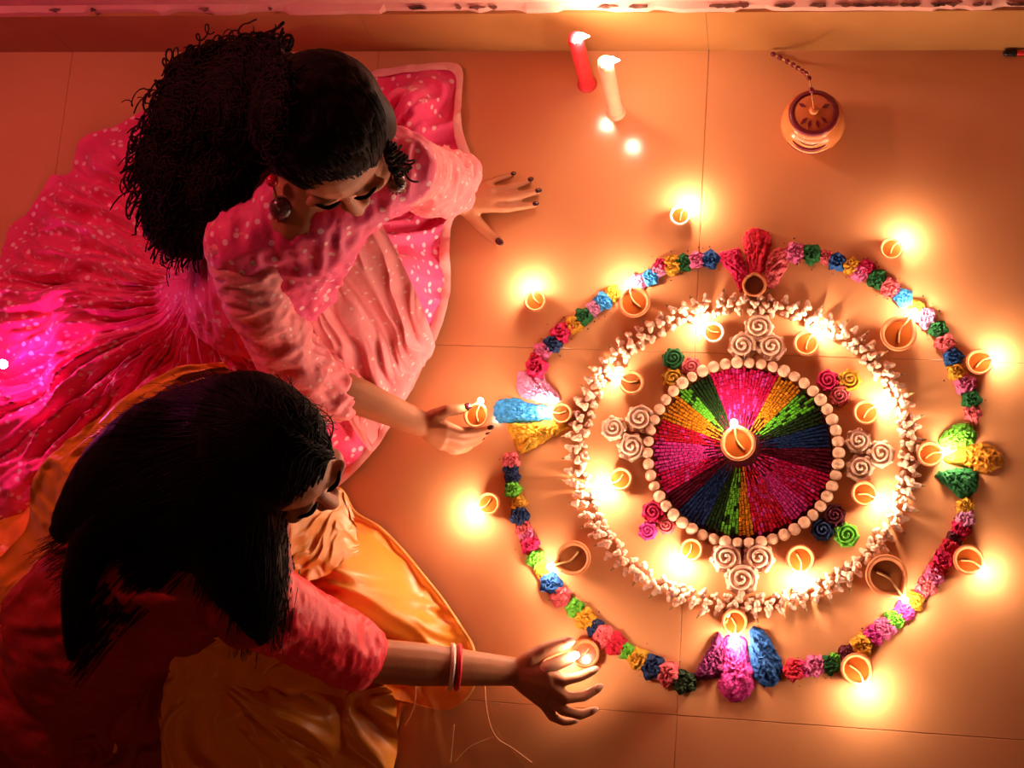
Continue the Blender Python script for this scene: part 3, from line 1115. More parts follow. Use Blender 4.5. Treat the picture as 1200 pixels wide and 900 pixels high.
# ------------------------------------------------------------------ painted pot with lid and bead string
pc = px(952, 153)
t = thing('lidded_pot', 'round painted clay pot with a lid and dark bead string', 'pot', (pc[0], pc[1], 0))
k = 40 / PXM / 1.03
body = [(0, 0), (0.55, 0), (0.72, 0.08), (0.93, 0.36), (1.0, 0.66), (0.95, 0.95), (0.80, 1.18), (0.70, 1.27), (0.72, 1.33), (0.62, 1.34), (0, 1.30)]
new_obj('body', *lathe([(a * k, b * k) for a, b in body], 40), M['pot'], t)
lid = [(0.0, 1.33), (0.70, 1.34), (0.74, 1.38), (0.70, 1.43), (0.5, 1.50), (0.25, 1.55), (0, 1.57)]
ld = new_obj('lid', *lathe([(a * k, b * k) for a, b in lid], 36), M['pot'], t)
ring = [(0.60, 1.455), (0.76, 1.38), (0.77, 1.42), (0.69, 1.47), (0.60, 1.495)]
new_obj('lid_rim', *lathe([(a * k, b * k) for a, b in ring], 36, True), M['pot_maroon'], ld)
new_obj('knob', *lathe([(0, 1.54 * k), (0.13 * k, 1.56 * k), (0.15 * k, 1.66 * k), (0.10 * k, 1.74 * k), (0, 1.76 * k)], 16), M['pot'], ld)
for a in (-2.35, -1.85, -1.25, -0.7, 0.5, 2.6):
    c = np.array([math.cos(a) * 0.42 * k, math.sin(a) * 0.42 * k, 1.525 * k])
    dr = np.array([math.cos(a), math.sin(a), -0.28])
    sd = np.array([-math.sin(a), math.cos(a), 0])
    up = np.array([0, 0, 0.02 * k])
    L, wq = 0.13 * k, 0.06 * k
    V = [c + up * 1.5 - dr * L, c + up * 1.5 + sd * wq, c + up * 1.5 + dr * L, c + up * 1.5 - sd * wq,
         c - up * 2 - dr * L, c - up * 2 + sd * wq, c - up * 2 + dr * L, c - up * 2 - sd * wq]
    new_obj('painted_mark', V, [(3, 2, 1, 0), (0, 1, 5, 4), (1, 2, 6, 5), (2, 3, 7, 6), (3, 0, 4, 7)], M['pot_maroon'], ld, smooth=False)


def on_body(z):
    zs = [b for a, b in body[:-2]]
    rs = [a for a, b in body[:-2]]
    return np.interp(z, zs, rs)


def crescent(name, z0, dip, half, thick, m):
    P, Rr = [], []
    for i in range(17):
        q = i / 16 * 2 - 1
        a = -1.70 + q * half
        z = z0 + dip * q * q
        r = on_body(z) + 0.006
        P.append(np.array([r * k * math.cos(a), r * k * math.sin(a), z * k]))
        Rr.append(thick * k * (0.25 + 0.75 * (1 - q * q)))
    new_obj(name, *tube(P, Rr, 8), m, t)


crescent('painted_crescent', 0.86, 0.10, 0.55, 0.075, M['pot_maroon'])
crescent('painted_crescent', 0.70, 0.13, 0.72, 0.045, M['pot_cream'])
crescent('painted_crescent', 0.52, 0.13, 0.72, 0.035, M['pot_maroon'])
crescent('painted_crescent', 1.0, 0.07, 0.35, 0.045, M['pot_cream'])
BD = to_mesh('string_bead', *ellipsoid((0, 0, 0), (0.0056, 0.0046, 0.0046), None, 10, 7), M['pot_maroon'])
top = np.array([0, 0, 1.74 * k])
wp = [pc * [1, 1, 0] + top, px(948, 92, 0.105), px(938, 82, 0.07), px(924, 73, 0.02), px(905, 63, 0.008)]
bp = catmull([w - np.array([pc[0], pc[1], 0]) for w in wp], 40)
new_obj('string', *tube(bp, [0.0011] * 40, 6), M['wick'], t)
for i, q in enumerate(np.linspace(0.16, 1, 9)):
    j = min(int(q * 39), 38)
    o = link('string_bead', BD, t)
    o.location = bp[j]
    dv = bp[j + 1] - bp[j]
    o.rotation_euler = (0, -math.atan2(dv[2], math.hypot(dv[0], dv[1])), math.atan2(dv[1], dv[0]))

# ------------------------------------------------------------------ pen by the skirting
pp = px(1178, 60)
t = thing('pen', 'black and red pen lying against the skirting at the right', 'pen', (pp[0], pp[1], 0))
dz = np.array([0, -0.006, 0.0055])
new_obj('cap', *tube([dz, dz + [0.016, 0, 0]], [0.0052, 0.0055], 12), M['pen_black'], t)
new_obj('barrel', *tube([dz + [0.016, 0, 0], dz + [0.11, 0, 0]], [0.0045, 0.0045], 12), M['pen_red'], t)
new_obj('clip', *box(0.0, 0.016, dz[1] - 0.001, dz[1] + 0.001, 0.011, 0.0125), M['pen_black'], t, smooth=False)
new_obj('grip', *tube([dz + [0.11, 0, 0], dz + [0.125, 0, 0]], [0.0048, 0.002], 12), M['pen_black'], t)

# ------------------------------------------------------------------ people
class Head:
    def __init__(self, c, fwd, up, s=1.0):
        f = np.asarray(fwd, float)
        f /= np.linalg.norm(f)
        u = np.asarray(up, float)
        u = u - np.dot(u, f) * f
        u /= np.linalg.norm(u)
        self.R = np.stack([np.cross(f, u), f, u], 1)      # columns: right, forward, up
        self.c = np.asarray(c, float)
        self.s = s

    def p(self, x, y, z):
        return self.c + self.R @ (np.array([x, y, z]) * self.s)

    def ell(self, b, c, r, tilt=None):
        R = self.R if tilt is None else self.R @ np.array(Matrix.Rotation(tilt, 3, 'X'))
        b.ell(self.p(*c), np.asarray(r) * self.s, R)

    def skin(self, b):
        e = self.ell
        e(b, (0, -0.008, 0.030), (0.073, 0.090, 0.082))        # skull
        e(b, (0, 0.034, -0.012), (0.060, 0.052, 0.070))        # mid face
        e(b, (0, 0.036, -0.055), (0.048, 0.046, 0.052))        # jaw
        e(b, (0, 0.066, -0.096), (0.021, 0.018, 0.018))        # chin
        for q in (-1, 1):
            e(b, (q * 0.036, 0.062, -0.032), (0.024, 0.022, 0.025))   # cheeks
            e(b, (q * 0.030, 0.075, 0.020), (0.026, 0.012, 0.009))    # brow ridge
            e(b, (q * 0.074, 0.000, -0.012), (0.010, 0.020, 0.032))   # ears
            e(b, (q * 0.012, 0.094, -0.036), (0.009, 0.010, 0.008))   # nostril wings
            e(b, (q * 0.030, 0.070, 0.004), (0.015, 0.012, 0.011))    # lids
        b.cap([self.p(0, 0.080, 0.012), self.p(0, 0.094, -0.014), self.p(0, 0.102, -0.034)], [0.009 * self.s, 0.010 * self.s, 0.0115 * self.s], 10)
        e(b, (0, 0.080, -0.064), (0.024, 0.012, 0.013))        # mouth

    def details(self, person):
        s = self.s
        for q in (-1, 1):
            P = [self.p(q * x, y, z) for x, y, z in ((0.010, 0.0855, 0.024), (0.028, 0.0875, 0.030), (0.048, 0.074, 0.022))]
            new_obj('eyebrow', *tube(catmull(P, 8), [0.0012 * s, 0.003 * s, 0.0034 * s, 0.0034 * s, 0.003 * s, 0.0026 * s, 0.002 * s, 0.001 * s], 6), M['hair'], person)
            P = [self.p(q * x, y, z) for x, y, z in ((0.015, 0.0805, 0.000), (0.028, 0.0835, -0.005), (0.044, 0.0735, -0.001))]
            new_obj('eyelash', *tube(catmull(P, 8), [0.0011 * s] * 8, 6), M['hair'], person)
        mb = MB()
        mb.add(*ellipsoid(self.p(0, 0.0885, -0.0600), np.array((0.021, 0.006, 0.0042)) * s, self.R, 14, 8))
        mb.obj('upper_lip', M['lip'], person)
        mb = MB()
        mb.add(*ellipsoid(self.p(0, 0.0880, -0.0685), np.array((0.018, 0.0065, 0.0052)) * s, self.R, 14, 8))
        mb.obj('lower_lip', M['lip'], person)


def hand(b, wrist, fingers, thumb, person, nail_m, rs=1.0, nailup=(0, 0, 1)):
    """fingers: four lists of (px,py,z) knuckle .. tip (index first); thumb the same; wrist (px,py,z)"""
    w = v3(wrist)
    kn = [v3(f[0]) for f in fingers]
    for i, k in enumerate(kn):
        b.cap([w + (k - w) * 0.05, w + (k - w) * 0.55, k], [0.0165 * rs, 0.0145 * rs, 0.0105 * rs])
    for i in range(3):
        b.cap([kn[i], kn[i + 1]], [0.0105 * rs, 0.0105 * rs])
    tips = []
    for f, r in zip(fingers, (0.0085, 0.009, 0.0085, 0.0074)):
        P = [v3(q) for q in f]
        b.cap(P, list(np.linspace(r * 1.12, r * 0.74, len(P)) * rs))
        tips.append((P[-2], P[-1], r * 0.74 * rs))
    P = [v3(q) for q in thumb]
    b.cap([w + (P[0] - w) * 0.3, P[0]], [0.014 * rs, 0.0135 * rs])
    b.cap(P, list(np.linspace(0.0125, 0.0085, len(P)) * rs))
    tips.append((P[-2], P[-1], 0.0085 * rs))
    up = np.asarray(nailup, float)
    for a, t, r in tips:
        d = t - a
        d /= np.linalg.norm(d)
        n = up - np.dot(up, d) * d
        n /= np.linalg.norm(n) + 1e-9
        R = np.stack([d, np.cross(n, d), n], 1)
        mb = MB()
        mb.add(*ellipsoid(t + n * r * 0.78 + d * r * 0.35, (r * 1.05, r * 0.74, r * 0.34), R, 10, 6))
        mb.obj('nail', nail_m, person)


def wrinkles(scale, amp, seed, stretch=(1, 1, 1)):
    st = np.array(stretch)

    def f(co):
        q = fbm(co * scale * st + seed, 3)
        w = fbm(co * scale * 0.45 + seed * 2, 2)
        return amp * ((1 - np.abs(q - 0.5) * 4) * 0.6 + (w - 0.5) * 1.2)
    return f


def surface_rays(o):
    from mathutils.bvhtree import BVHTree
    vs, fs = [], []
    for q in (o if isinstance(o, list) else [o]):
        k = len(vs)
        vs += [v.co for v in q.data.vertices]
        fs += [tuple(i + k for i in p.vertices) for p in q.data.polygons]
    tree = BVHTree.FromPolygons(vs, fs)
    org = Vector((0, 0, CAM_H))

    def f(x, y):
        d = Vector(px(x, y, 0.0)) - org
        h = tree.ray_cast(org, d.normalized())
        return None if h[0] is None else (h[0].z, np.array(h[1]))
    return f, tree


def lay(rays, X, Y, zg, lift):
    """heights of a strand along pixels X, Y: on the hair surface where there is one, else the guide height"""
    zz = []
    for i in range(len(X)):
        h = rays(X[i], Y[i])
        zz.append(h[0] + lift if h is not None else None)
    last = next((q for q in zz if q is not None), zg[0])
    out = []
    for i, q in enumerate(zz):
        if q is None:
            last = max(last - 0.010, zg[i] if zg[i] < last else last - 0.010)
        else:
            last = q
        out.append(last)
    out = np.convolve(np.pad(np.array(out), 2, mode='edge'), np.ones(5) / 5, 'valid')
    return out


def over(XY, a, b, w, top_a, top_b):
    """cloth height over a leg from a to b (px, py, z)"""
    A, B_ = v3(a)[:2], v3(b)[:2]
    d = B_ - A
    t_ = np.clip(((XY - A) @ d) / (d @ d), 0, 1)
    r_ = np.linalg.norm(XY - (A + t_[:, None] * d), axis=1) / w
    return (top_a + (top_b - top_a) * t_) * np.exp(-r_ ** 2.2 * 0.8)


def poly_pick(poly):
    P = np.array(poly, float)
    while True:
        x = random.uniform(P[:, 0].min(), P[:, 0].max())
        y = random.uniform(P[:, 1].min(), P[:, 1].max())
        ins = False
        j = len(P) - 1
        for i in range(len(P)):
            if (P[i, 1] > y) != (P[j, 1] > y) and x < (P[j, 0] - P[i, 0]) * (y - P[i, 1]) / (P[j, 1] - P[i, 1]) + P[i, 0]:
                ins = not ins
            j = i
        if ins:
            return x, y


# ================================================= woman in pink
w1 = thing('person', 'woman in a dotted pink dress with curly dark hair leaning on one hand', 'person', tuple(px(300, 380) * [1, 1, 0]), 'two women sitting by the rangoli', world=True)
hd = Head(px(388, 160, 0.60), (0.27, -0.86, -0.42), (0.10, -0.25, 0.95), 1.08)
b = Blob()
hd.skin(b)
neck0, neck1 = px(352, 250, 0.46), hd.p(0, -0.025, -0.06)
b.cap([neck0, (neck0 + neck1) / 2, neck1], [0.055, 0.047, 0.05])
shR, shL = px(288, 285, 0.43), px(462, 200, 0.42)
b.cap([shR, neck0 - [0, 0, 0.03], shL], [0.048, 0.06, 0.048])
b.cap([px(360, 250, 0.41), px(320, 310, 0.28), px(285, 360, 0.14)], [0.075, 0.08, 0.11])
# legs folded under the dress
b.cap([px(300, 350, 0.10), px(440, 330, 0.09)], [0.07, 0.05])
b.cap([px(440, 330, 0.09), px(410, 430, 0.06), px(330, 480, 0.05)], [0.045, 0.042, 0.035])
b.cap([px(270, 380, 0.10), px(370, 490, 0.07)], [0.07, 0.048])
b.cap([px(370, 490, 0.06), px(200, 470, 0.05)], [0.045, 0.035])
# arms
elR, wrR = px(345, 432, 0.24), px(492, 496, 0.085)
b.cap([shR, (shR + elR) / 2, elR], [0.046, 0.041, 0.034])
b.cap([elR, elR * 0.6 + wrR * 0.4, wrR], [0.034, 0.033, 0.0225])
elL, wrL = px(497, 215, 0.23), px(538, 237, 0.042)
b.cap([shL, (shL + elL) / 2, elL], [0.046, 0.041, 0.034])
b.cap([elL, (elL + wrL) / 2, wrL], [0.034, 0.033, 0.023])
hand(b, (539, 237, 0.04),
     [[(572, 243, 0.030), (593, 244, 0.022), (610, 242, 0.014), (626, 240, 0.008)],
      [(575, 232, 0.032), (597, 231, 0.024), (615, 228, 0.015), (629, 225, 0.008)],
      [(574, 224, 0.030), (595, 221, 0.022), (610, 216, 0.014), (620, 212, 0.008)],
      [(569, 217, 0.026), (582, 211, 0.019), (592, 208, 0.012), (600, 205, 0.008)]],
     [(553, 252, 0.026), (562, 264, 0.018), (574, 275, 0.012), (584, 283, 0.010)], w1, M['nail'])
hand(b, (492, 496, 0.085),
     [[(523, 500, 0.085), (541, 506, 0.074), (558, 505, 0.066), (573, 502, 0.06)],
      [(523, 508, 0.076), (543, 514, 0.062), (559, 511, 0.052), (568, 508, 0.046)],
      [(520, 515, 0.066), (540, 522, 0.052), (556, 519, 0.042), (563, 515, 0.038)],
      [(516, 521, 0.056), (532, 529, 0.043), (545, 527, 0.034), (552, 523, 0.030)]],
     [(511, 487, 0.09), (524, 481, 0.092), (536, 480, 0.086), (545, 478, 0.078)], w1, M['nail'])
b.build('body', M['skin'], w1, 0.0032, 3)
hd.details(w1)

# dotted dress spread on the floor
OUT1 = [(140, 150), (200, 120), (300, 95), (400, 92), (450, 84), (500, 79), (540, 80), (542, 120), (543, 155), (556, 200), (550, 240), (530, 268),
        (529, 320), (526, 360), (510, 408), (475, 475), (440, 530), (400, 568), (340, 610), (260, 640), (150, 640), (60, 612), (-20, 610),
        (-90, 560), (-100, 440), (-60, 340), (0, 312), (12, 268), (42, 245), (62, 210), (85, 205), (100, 168)]
p2 = lambda x, y: px(x, y)[:2]


def z_dress(XY, U, V):
    mound = smax([over(XY, (300, 350, 0.1), (440, 330, 0.1), 0.115, 0.25, 0.21), over(XY, (440, 330, 0.1), (370, 470, 0.06), 0.105, 0.21, 0.17),
                  over(XY, (270, 380, 0.1), (375, 490, 0.07), 0.105, 0.25, 0.17), over(XY, (370, 490, 0.06), (200, 470, 0.05), 0.11, 0.16, 0.14),
                  over(XY, (290, 370, 0.1), (280, 360, 0.1), 0.16, 0.30, 0.30), over(XY, (200, 400, 0.05), (60, 420, 0.05), 0.2, 0.17, 0.10),
                  over(XY, (480, 150, 0), (500, 110, 0), 0.12, 0.08, 0.06)], 60)
    w = fbm(np.c_[XY * 5.0, U * 0 + 2], 3)
    ang = np.where(U > 0.5, U - 1, U)
    n1 = fbm(np.c_[np.cos(U * 6.2832) * 7 + w * 3.0, np.sin(U * 6.2832) * 7 + w * 2.0, V * 1.6], 2)
    n2 = fbm(np.c_[np.cos(U * 6.2832) * 15 + w * 4.0, np.sin(U * 6.2832) * 15, V * 3.0 + 7], 2)
    fold = 0.07 * (0.62 - np.abs(n1 - 0.5) * 3.4) + 0.03 * (0.5 - np.abs(n2 - 0.5) * 3.0)
    cr = fbm(np.c_[XY * 16, U * 0], 4) - 0.5
    edge = 1 - sstep(0.80, 1.0, V)
    z = mound * (0.25 + 0.75 * edge) * sstep(1.03, 0.75, V) + fold * sstep(0.05, 0.4, V) * (0.25 + 0.75 * edge) + 0.040 * cr * (0.25 + edge)
    return np.maximum(z, 0.0) + 0.005


cloth_field('dress_skirt', OUT1, (300, 380), z_dress, M['pink_dress'], w1, 520, 130, hem=(M['pink_hem'], 0.018, px(400, 300)[0]))
# bodice and sleeves
t = Blob()
t.cap([px(300, 345, 0.22), px(335, 300, 0.32), px(365, 250, 0.41)], [0.118, 0.105, 0.095])
t.cap([shR, neck0 - [0.0, 0, 0.045], shL], [0.060, 0.066, 0.060])
t.build('bodice', M['pink_dress'], w1, 0.006, 5, wrinkles(18, 0.014, 3, (2.2, 0.5, 1)))
t = Blob()
t.cap([shR, px(303, 345, 0.36), px(335, 412, 0.27), px(372, 448, 0.205), px(392, 460, 0.175)], [0.056, 0.053, 0.050, 0.049, 0.047], 20)
t.cap([px(360, 425, 0.22), px(392, 458, 0.172)], [0.040, 0.047], 20)
t.build('sleeve', M['pink_top'], w1, 0.005, 3, wrinkles(22, 0.013, 8, (0.6, 2.4, 1.2)))
t = Blob()
t.cap([shL, px(484, 197, 0.33), px(506, 212, 0.21), px(524, 222, 0.13)], [0.052, 0.048, 0.052, 0.046], 20)
t.ell(px(520, 205, 0.12), (0.050, 0.045, 0.045))
t.ell(px(540, 205, 0.07), (0.035, 0.035, 0.035))
t.build('sleeve', M['pink_top'], w1, 0.005, 3, wrinkles(22, 0.014, 19, (2.2, 0.8, 1)))
# pale scarf falling from the neck over the lap
ribbon('scarf', [(310, 268, 0.46), (335, 310, 0.40), (360, 360, 0.30), (385, 420, 0.19), (410, 490, 0.13), (436, 532, 0.03)],
       [(430, 230, 0.43), (455, 275, 0.36), (480, 325, 0.28), (500, 370, 0.19), (512, 400, 0.10), (512, 412, 0.03)], M['pink_top'], w1, 150, 130, 0.042, 4.2, 6, 1.6)

# curly hair
ell = [(px(300, 120, 0.53), 0.085), (px(250, 140, 0.47), 0.095), (px(225, 195, 0.42), 0.092), (px(215, 255, 0.37), 0.07), (px(270, 200, 0.44), 0.085),
       (px(300, 90, 0.55), 0.06), (px(235, 100, 0.48), 0.06), (px(265, 260, 0.40), 0.05)]
t = Blob()
for c_, r_ in ell:
    t.ell(c_, r_ * 0.93)
hd.ell(t, (0, -0.020, 0.034), (0.085, 0.094, 0.088))
hd.ell(t, (0, -0.035, 0.0), (0.082, 0.080, 0.085))
hd.ell(t, (-0.074, -0.004, 0.0), (0.016, 0.034, 0.050))
hd.ell(t, (0.074, -0.010, 0.012), (0.016, 0.030, 0.036))
t.ell(px(323, 82, 0.615), (0.030, 0.034, 0.03))
wk = wrinkles(55, 0.006, 4)
ho = t.build('hair', M['hair_brown'], w1, 0.005, 30, lambda co: wk(co) * sstep(0.09, 0.13, np.linalg.norm(co - hd.c, axis=1)))
rays, tree = surface_rays(ho)
mb = MB()
POLY1 = [(190, 80), (225, 55), (265, 42), (320, 48), (345, 90), (330, 190), (300, 240), (262, 300), (225, 325), (180, 305), (150, 250), (140, 200), (160, 130)]
for k in range(760):
    ex_, ey_ = poly_pick(POLY1)
    sx, sy = random.gauss(316, 12), random.gauss(92, 24)
    if k % 3 == 0:
        sx, sy = poly_pick(POLY1)
    if k % 9 == 0:                                   # flyaway ends beyond the mass
        vx, vy = ex_ - 250, ey_ - 170
        ln = math.hypot(vx, vy) + 1e-6
        ex_, ey_ = ex_ + vx / ln * 16, ey_ + vy / ln * 16
    m_ = 48
    tt = np.linspace(0, 1, m_)
    mx, my = (sx + ex_) / 2 + random.uniform(-30, 20), (sy + ey_) / 2 + random.uniform(-40, 15)
    X = (1 - tt) ** 2 * sx + 2 * tt * (1 - tt) * mx + tt ** 2 * ex_
    Y = (1 - tt) ** 2 * sy + 2 * tt * (1 - tt) * my + tt ** 2 * ey_
    zz = lay(rays, X, Y, 0.58 - 0.2 * tt, 0.004)
    P = np.array([px(X[i], Y[i], zz[i]) for i in range(m_)])
    hr = random.uniform(0.005, 0.011)
    turns = random.uniform(3, 6)
    a = random.uniform(0, 6.28) + tt * turns * 6.2832
    amp = hr * sstep(0.05, 0.3, tt)
    P[:, 0] += amp * np.cos(a)
    P[:, 1] += amp * np.sin(a)
    P[:, 2] += amp * 0.8 * np.sin(a + 1.0) + 0.002
    r_ = random.uniform(0.0016, 0.003)
    mb.add(*tube(list(P), list(r_ * (1 - 0.5 * tt)), 4, False))
# short curls by the far cheek
for k in range(26):
    s0 = hd.p(0.07, random.uniform(0.0, 0.04), random.uniform(-0.01, 0.05)) if False else hd.p(-0.07, random.uniform(0.0, 0.05), random.uniform(-0.01, 0.04))
    tt = np.linspace(0, 1, 30)
    e0 = s0 + np.array([0.03 * random.uniform(-0.3, 1), -0.01, -0.09 * random.uniform(0.5, 1.1)])
    a = random.uniform(0, 6.28) + tt * 14
    P = s0[None] * (1 - tt)[:, None] + e0[None] * tt[:, None]
    P[:, 0] += 0.006 * np.cos(a)
    P[:, 1] += 0.006 * np.sin(a)
    mb.add(*tube(list(P), [0.0016] * 30, 4, False))
o = mb.obj('hair_curls', M['hair_brown'], w1)
o['kind'] = 'stuff'
# combed strands over the crown, drawn back to the clip
mb = MB()
for k in range(420):
    a = random.uniform(-0.02, 1.02) * math.pi
    rr = random.uniform(0.25, 1.0) if k % 2 else 1.0
    e0 = hd.p(0.090 * math.cos(a) * rr, 0.080 * math.sin(a) * rr, 0.11 if rr < 0.9 else random.uniform(0.045, 0.075))
    tt = np.linspace(0, 1, 16)
    e1 = px(326 + random.gauss(0, 4), 84 + random.gauss(0, 6), 0.64)
    P = []
    for q in tt:
        h = tree.find_nearest(Vector(e0 * (1 - q) + e1 * q + np.array([0, 0, 0.04 * math.sin(q * math.pi)])))
        P.append(np.array(h[0]) + np.array(h[1]) * 0.0012)
    mb.add(*tube(P, list(np.linspace(0.0007, 0.0014, 16)), 4, False))
o = mb.obj('combed_hair', M['hair_brown'], w1)
o['kind'] = 'stuff'
mb = MB()
mb.add(*tube([px(318, 66, 0.63), px(326, 62, 0.64), px(333, 72, 0.64), px(330, 84, 0.635)], [0.006, 0.010, 0.011, 0.008], 10))
mb.obj('hair_clip', M['dark_jewel'], w1)
# earrings
for sp_, base, sc in ((px(319, 212, 0.545), px(328, 241, 0.52), 1.05), (px(456, 178, 0.55), px(463, 212, 0.52), 0.85)):
    stud = MB().add(*ellipsoid(sp_, (0.009 * sc, 0.009 * sc, 0.009), None, 12, 8)).obj('earring', M['ruby'], w1)
    new_obj('earring_hook', *tube([sp_, (sp_ + base) / 2 + [0, 0, 0.004], base + [0, 0, 0.010]], [0.0018] * 3, 6), M['gold'], stud)
    mb = MB()
    V, Fc = lathe([(0, 0.012), (0.008, 0.010), (0.0165, -0.002), (0.0185, -0.014), (0.0165, -0.016), (0.0, -0.006)], 20)
    mb.add(V * sc + base, Fc)
    mb.obj('earring_bell', M['dark_jewel'], stud)
    mb = MB()
    for k in range(16):
        a = 2 * math.pi * k / 16
        mb.add(*ellipsoid(base + np.array([0.0175 * math.cos(a), 0.0175 * math.sin(a), -0.018]) * sc, 0.0028 * sc, None, 6, 5))
    o = mb.obj('earring_beads', M['ruby'], stud)
    o['kind'] = 'stuff'

# ================================================= woman in orange
w2 = thing('person', 'woman in orange and red with long straight black hair lighting a lamp', 'person', tuple(px(220, 720) * [1, 1, 0]), 'two women sitting by the rangoli', world=True)
hd = Head(px(322, 532, 0.60), (0.74, -0.58, -0.34), (0.30, -0.20, 0.93), 1.02)
b = Blob()
hd.skin(b)
neck0, neck1 = px(272, 612, 0.45), hd.p(0, -0.025, -0.06)
b.cap([neck0, (neck0 + neck1) / 2, neck1], [0.055, 0.047, 0.05])
shR, shL = px(290, 698, 0.42), px(255, 545, 0.42)
b.cap([shR, neck0 - [0, 0, 0.03], shL], [0.048, 0.06, 0.048])
b.cap([px(250, 630, 0.40), px(190, 670, 0.27), px(140, 705, 0.14)], [0.095, 0.09, 0.12])
b.cap([px(180, 700, 0.10), px(395, 665, 0.10)], [0.07, 0.05])
b.cap([px(395, 665, 0.09), px(300, 780, 0.05)], [0.045, 0.035])
b.cap([px(160, 740, 0.10), px(345, 835, 0.08)], [0.07, 0.05])
b.cap([px(345, 835, 0.07), px(170, 850, 0.05)], [0.045, 0.035])
elR, wrR = px(432, 774, 0.19), px(603, 787, 0.075)
b.cap([shR, (shR + elR) / 2, elR], [0.046, 0.042, 0.036])
b.cap([elR, elR * 0.65 + wrR * 0.35, wrR], [0.036, 0.035, 0.0235])
elL, wrL = px(310, 590, 0.25), px(340, 655, 0.2)
b.cap([shL, (shL + elL) / 2, elL], [0.046, 0.041, 0.034])
b.cap([elL, (elL + wrL) / 2, wrL], [0.034, 0.033, 0.023])
hand(b, (603, 787, 0.075),
     [[(641, 790, 0.085), (661, 797, 0.078), (680, 793, 0.07), (695, 786, 0.064)],
      [(644, 802, 0.080), (664, 818, 0.070), (684, 816, 0.058), (700, 807, 0.052)],
      [(640, 812, 0.068), (660, 832, 0.056), (680, 838, 0.045), (694, 833, 0.040)],
      [(634, 820, 0.056), (648, 840, 0.042), (661, 846, 0.033), (672, 845, 0.028)]],
     [(622, 772, 0.085), (638, 762, 0.084), (652, 757, 0.08), (664, 753, 0.076)], w2, M['nail_pale'], 1.2)
b.cap([wrL, px(355, 665, 0.19), px(370, 675, 0.185)], [0.022, 0.022, 0.012])
b.build('body', M['skin2'], w2, 0.0032, 3)
hd.details(w2)
# orange satin skirt
OUT2 = [(120, 560), (250, 560), (350, 585), (398, 572), (418, 600), (452, 622), (500, 675), (535, 722), (558, 762), (560, 800), (530, 832), (480, 826), (468, 850),
        (462, 900), (452, 960), (330, 990), (150, 990), (20, 980), (-60, 960), (-80, 800), (-40, 660), (30, 590)]


def z_skirt(XY, U, V):
    mound = smax([over(XY, (180, 700, 0.1), (400, 665, 0.1), 0.115, 0.26, 0.23), over(XY, (400, 665, 0.1), (300, 780, 0.05), 0.105, 0.22, 0.16),
                  over(XY, (160, 740, 0.1), (350, 835, 0.09), 0.115, 0.26, 0.20), over(XY, (350, 835, 0.08), (170, 850, 0.05), 0.105, 0.19, 0.15),
                  over(XY, (150, 710, 0.1), (160, 715, 0.1), 0.17, 0.28, 0.28)], 60)
    w = fbm(np.c_[XY * 4.0, U * 0 + 5], 3)
    n1 = fbm(np.c_[np.cos(U * 6.2832) * 4.5 + w * 3.2, np.sin(U * 6.2832) * 4.5 + w * 2.0, V * 1.3 + 3], 2)
    n2 = fbm(np.c_[np.cos(U * 6.2832) * 10 + w * 4.0, np.sin(U * 6.2832) * 10, V * 2.0 + 9], 2)
    fold = 0.07 * (0.55 - np.abs(n1 - 0.5) * 3.4) + 0.022 * (0.5 - np.abs(n2 - 0.5) * 3.0)
    edge = 1 - sstep(0.82, 1.0, V)
    z = mound * (0.2 + 0.8 * edge) * sstep(1.03, 0.78, V) + fold * sstep(0.05, 0.4, V) * (0.3 + 0.7 * edge)
    return np.maximum(z, 0.0) + 0.005


cloth_field('skirt', OUT2, (250, 760), z_skirt, M['orange'], w2, 460, 120, hem=(M['orange_hem'], 0.005, -9.0))
# red kurta back and sleeves
t = Blob()
t.cap([px(110, 745, 0.16), px(165, 700, 0.27), px(235, 645, 0.39)], [0.148, 0.128, 0.112])
t.cap([shR, neck0 - [0, 0, 0.055], shL], [0.064, 0.064, 0.062])
t.ell(px(70, 800, 0.10), (0.13, 0.15, 0.10))
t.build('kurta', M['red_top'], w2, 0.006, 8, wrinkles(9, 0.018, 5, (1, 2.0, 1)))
t = Blob()
t.cap([shR, px(345, 728, 0.32), px(395, 756, 0.235), px(412, 765, 0.21)], [0.064, 0.060, 0.058, 0.054], 20)
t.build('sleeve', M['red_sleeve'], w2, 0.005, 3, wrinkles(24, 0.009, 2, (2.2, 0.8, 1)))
t = Blob()
t.cap([shL, px(285, 570, 0.35), px(308, 588, 0.27)], [0.062, 0.058, 0.052], 20)
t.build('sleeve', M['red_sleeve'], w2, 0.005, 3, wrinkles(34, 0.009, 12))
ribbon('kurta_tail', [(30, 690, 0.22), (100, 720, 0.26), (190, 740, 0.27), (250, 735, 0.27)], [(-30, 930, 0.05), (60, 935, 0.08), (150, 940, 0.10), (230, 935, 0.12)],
       M['red_top'], w2, 120, 80, 0.03, 2, 3, 5)
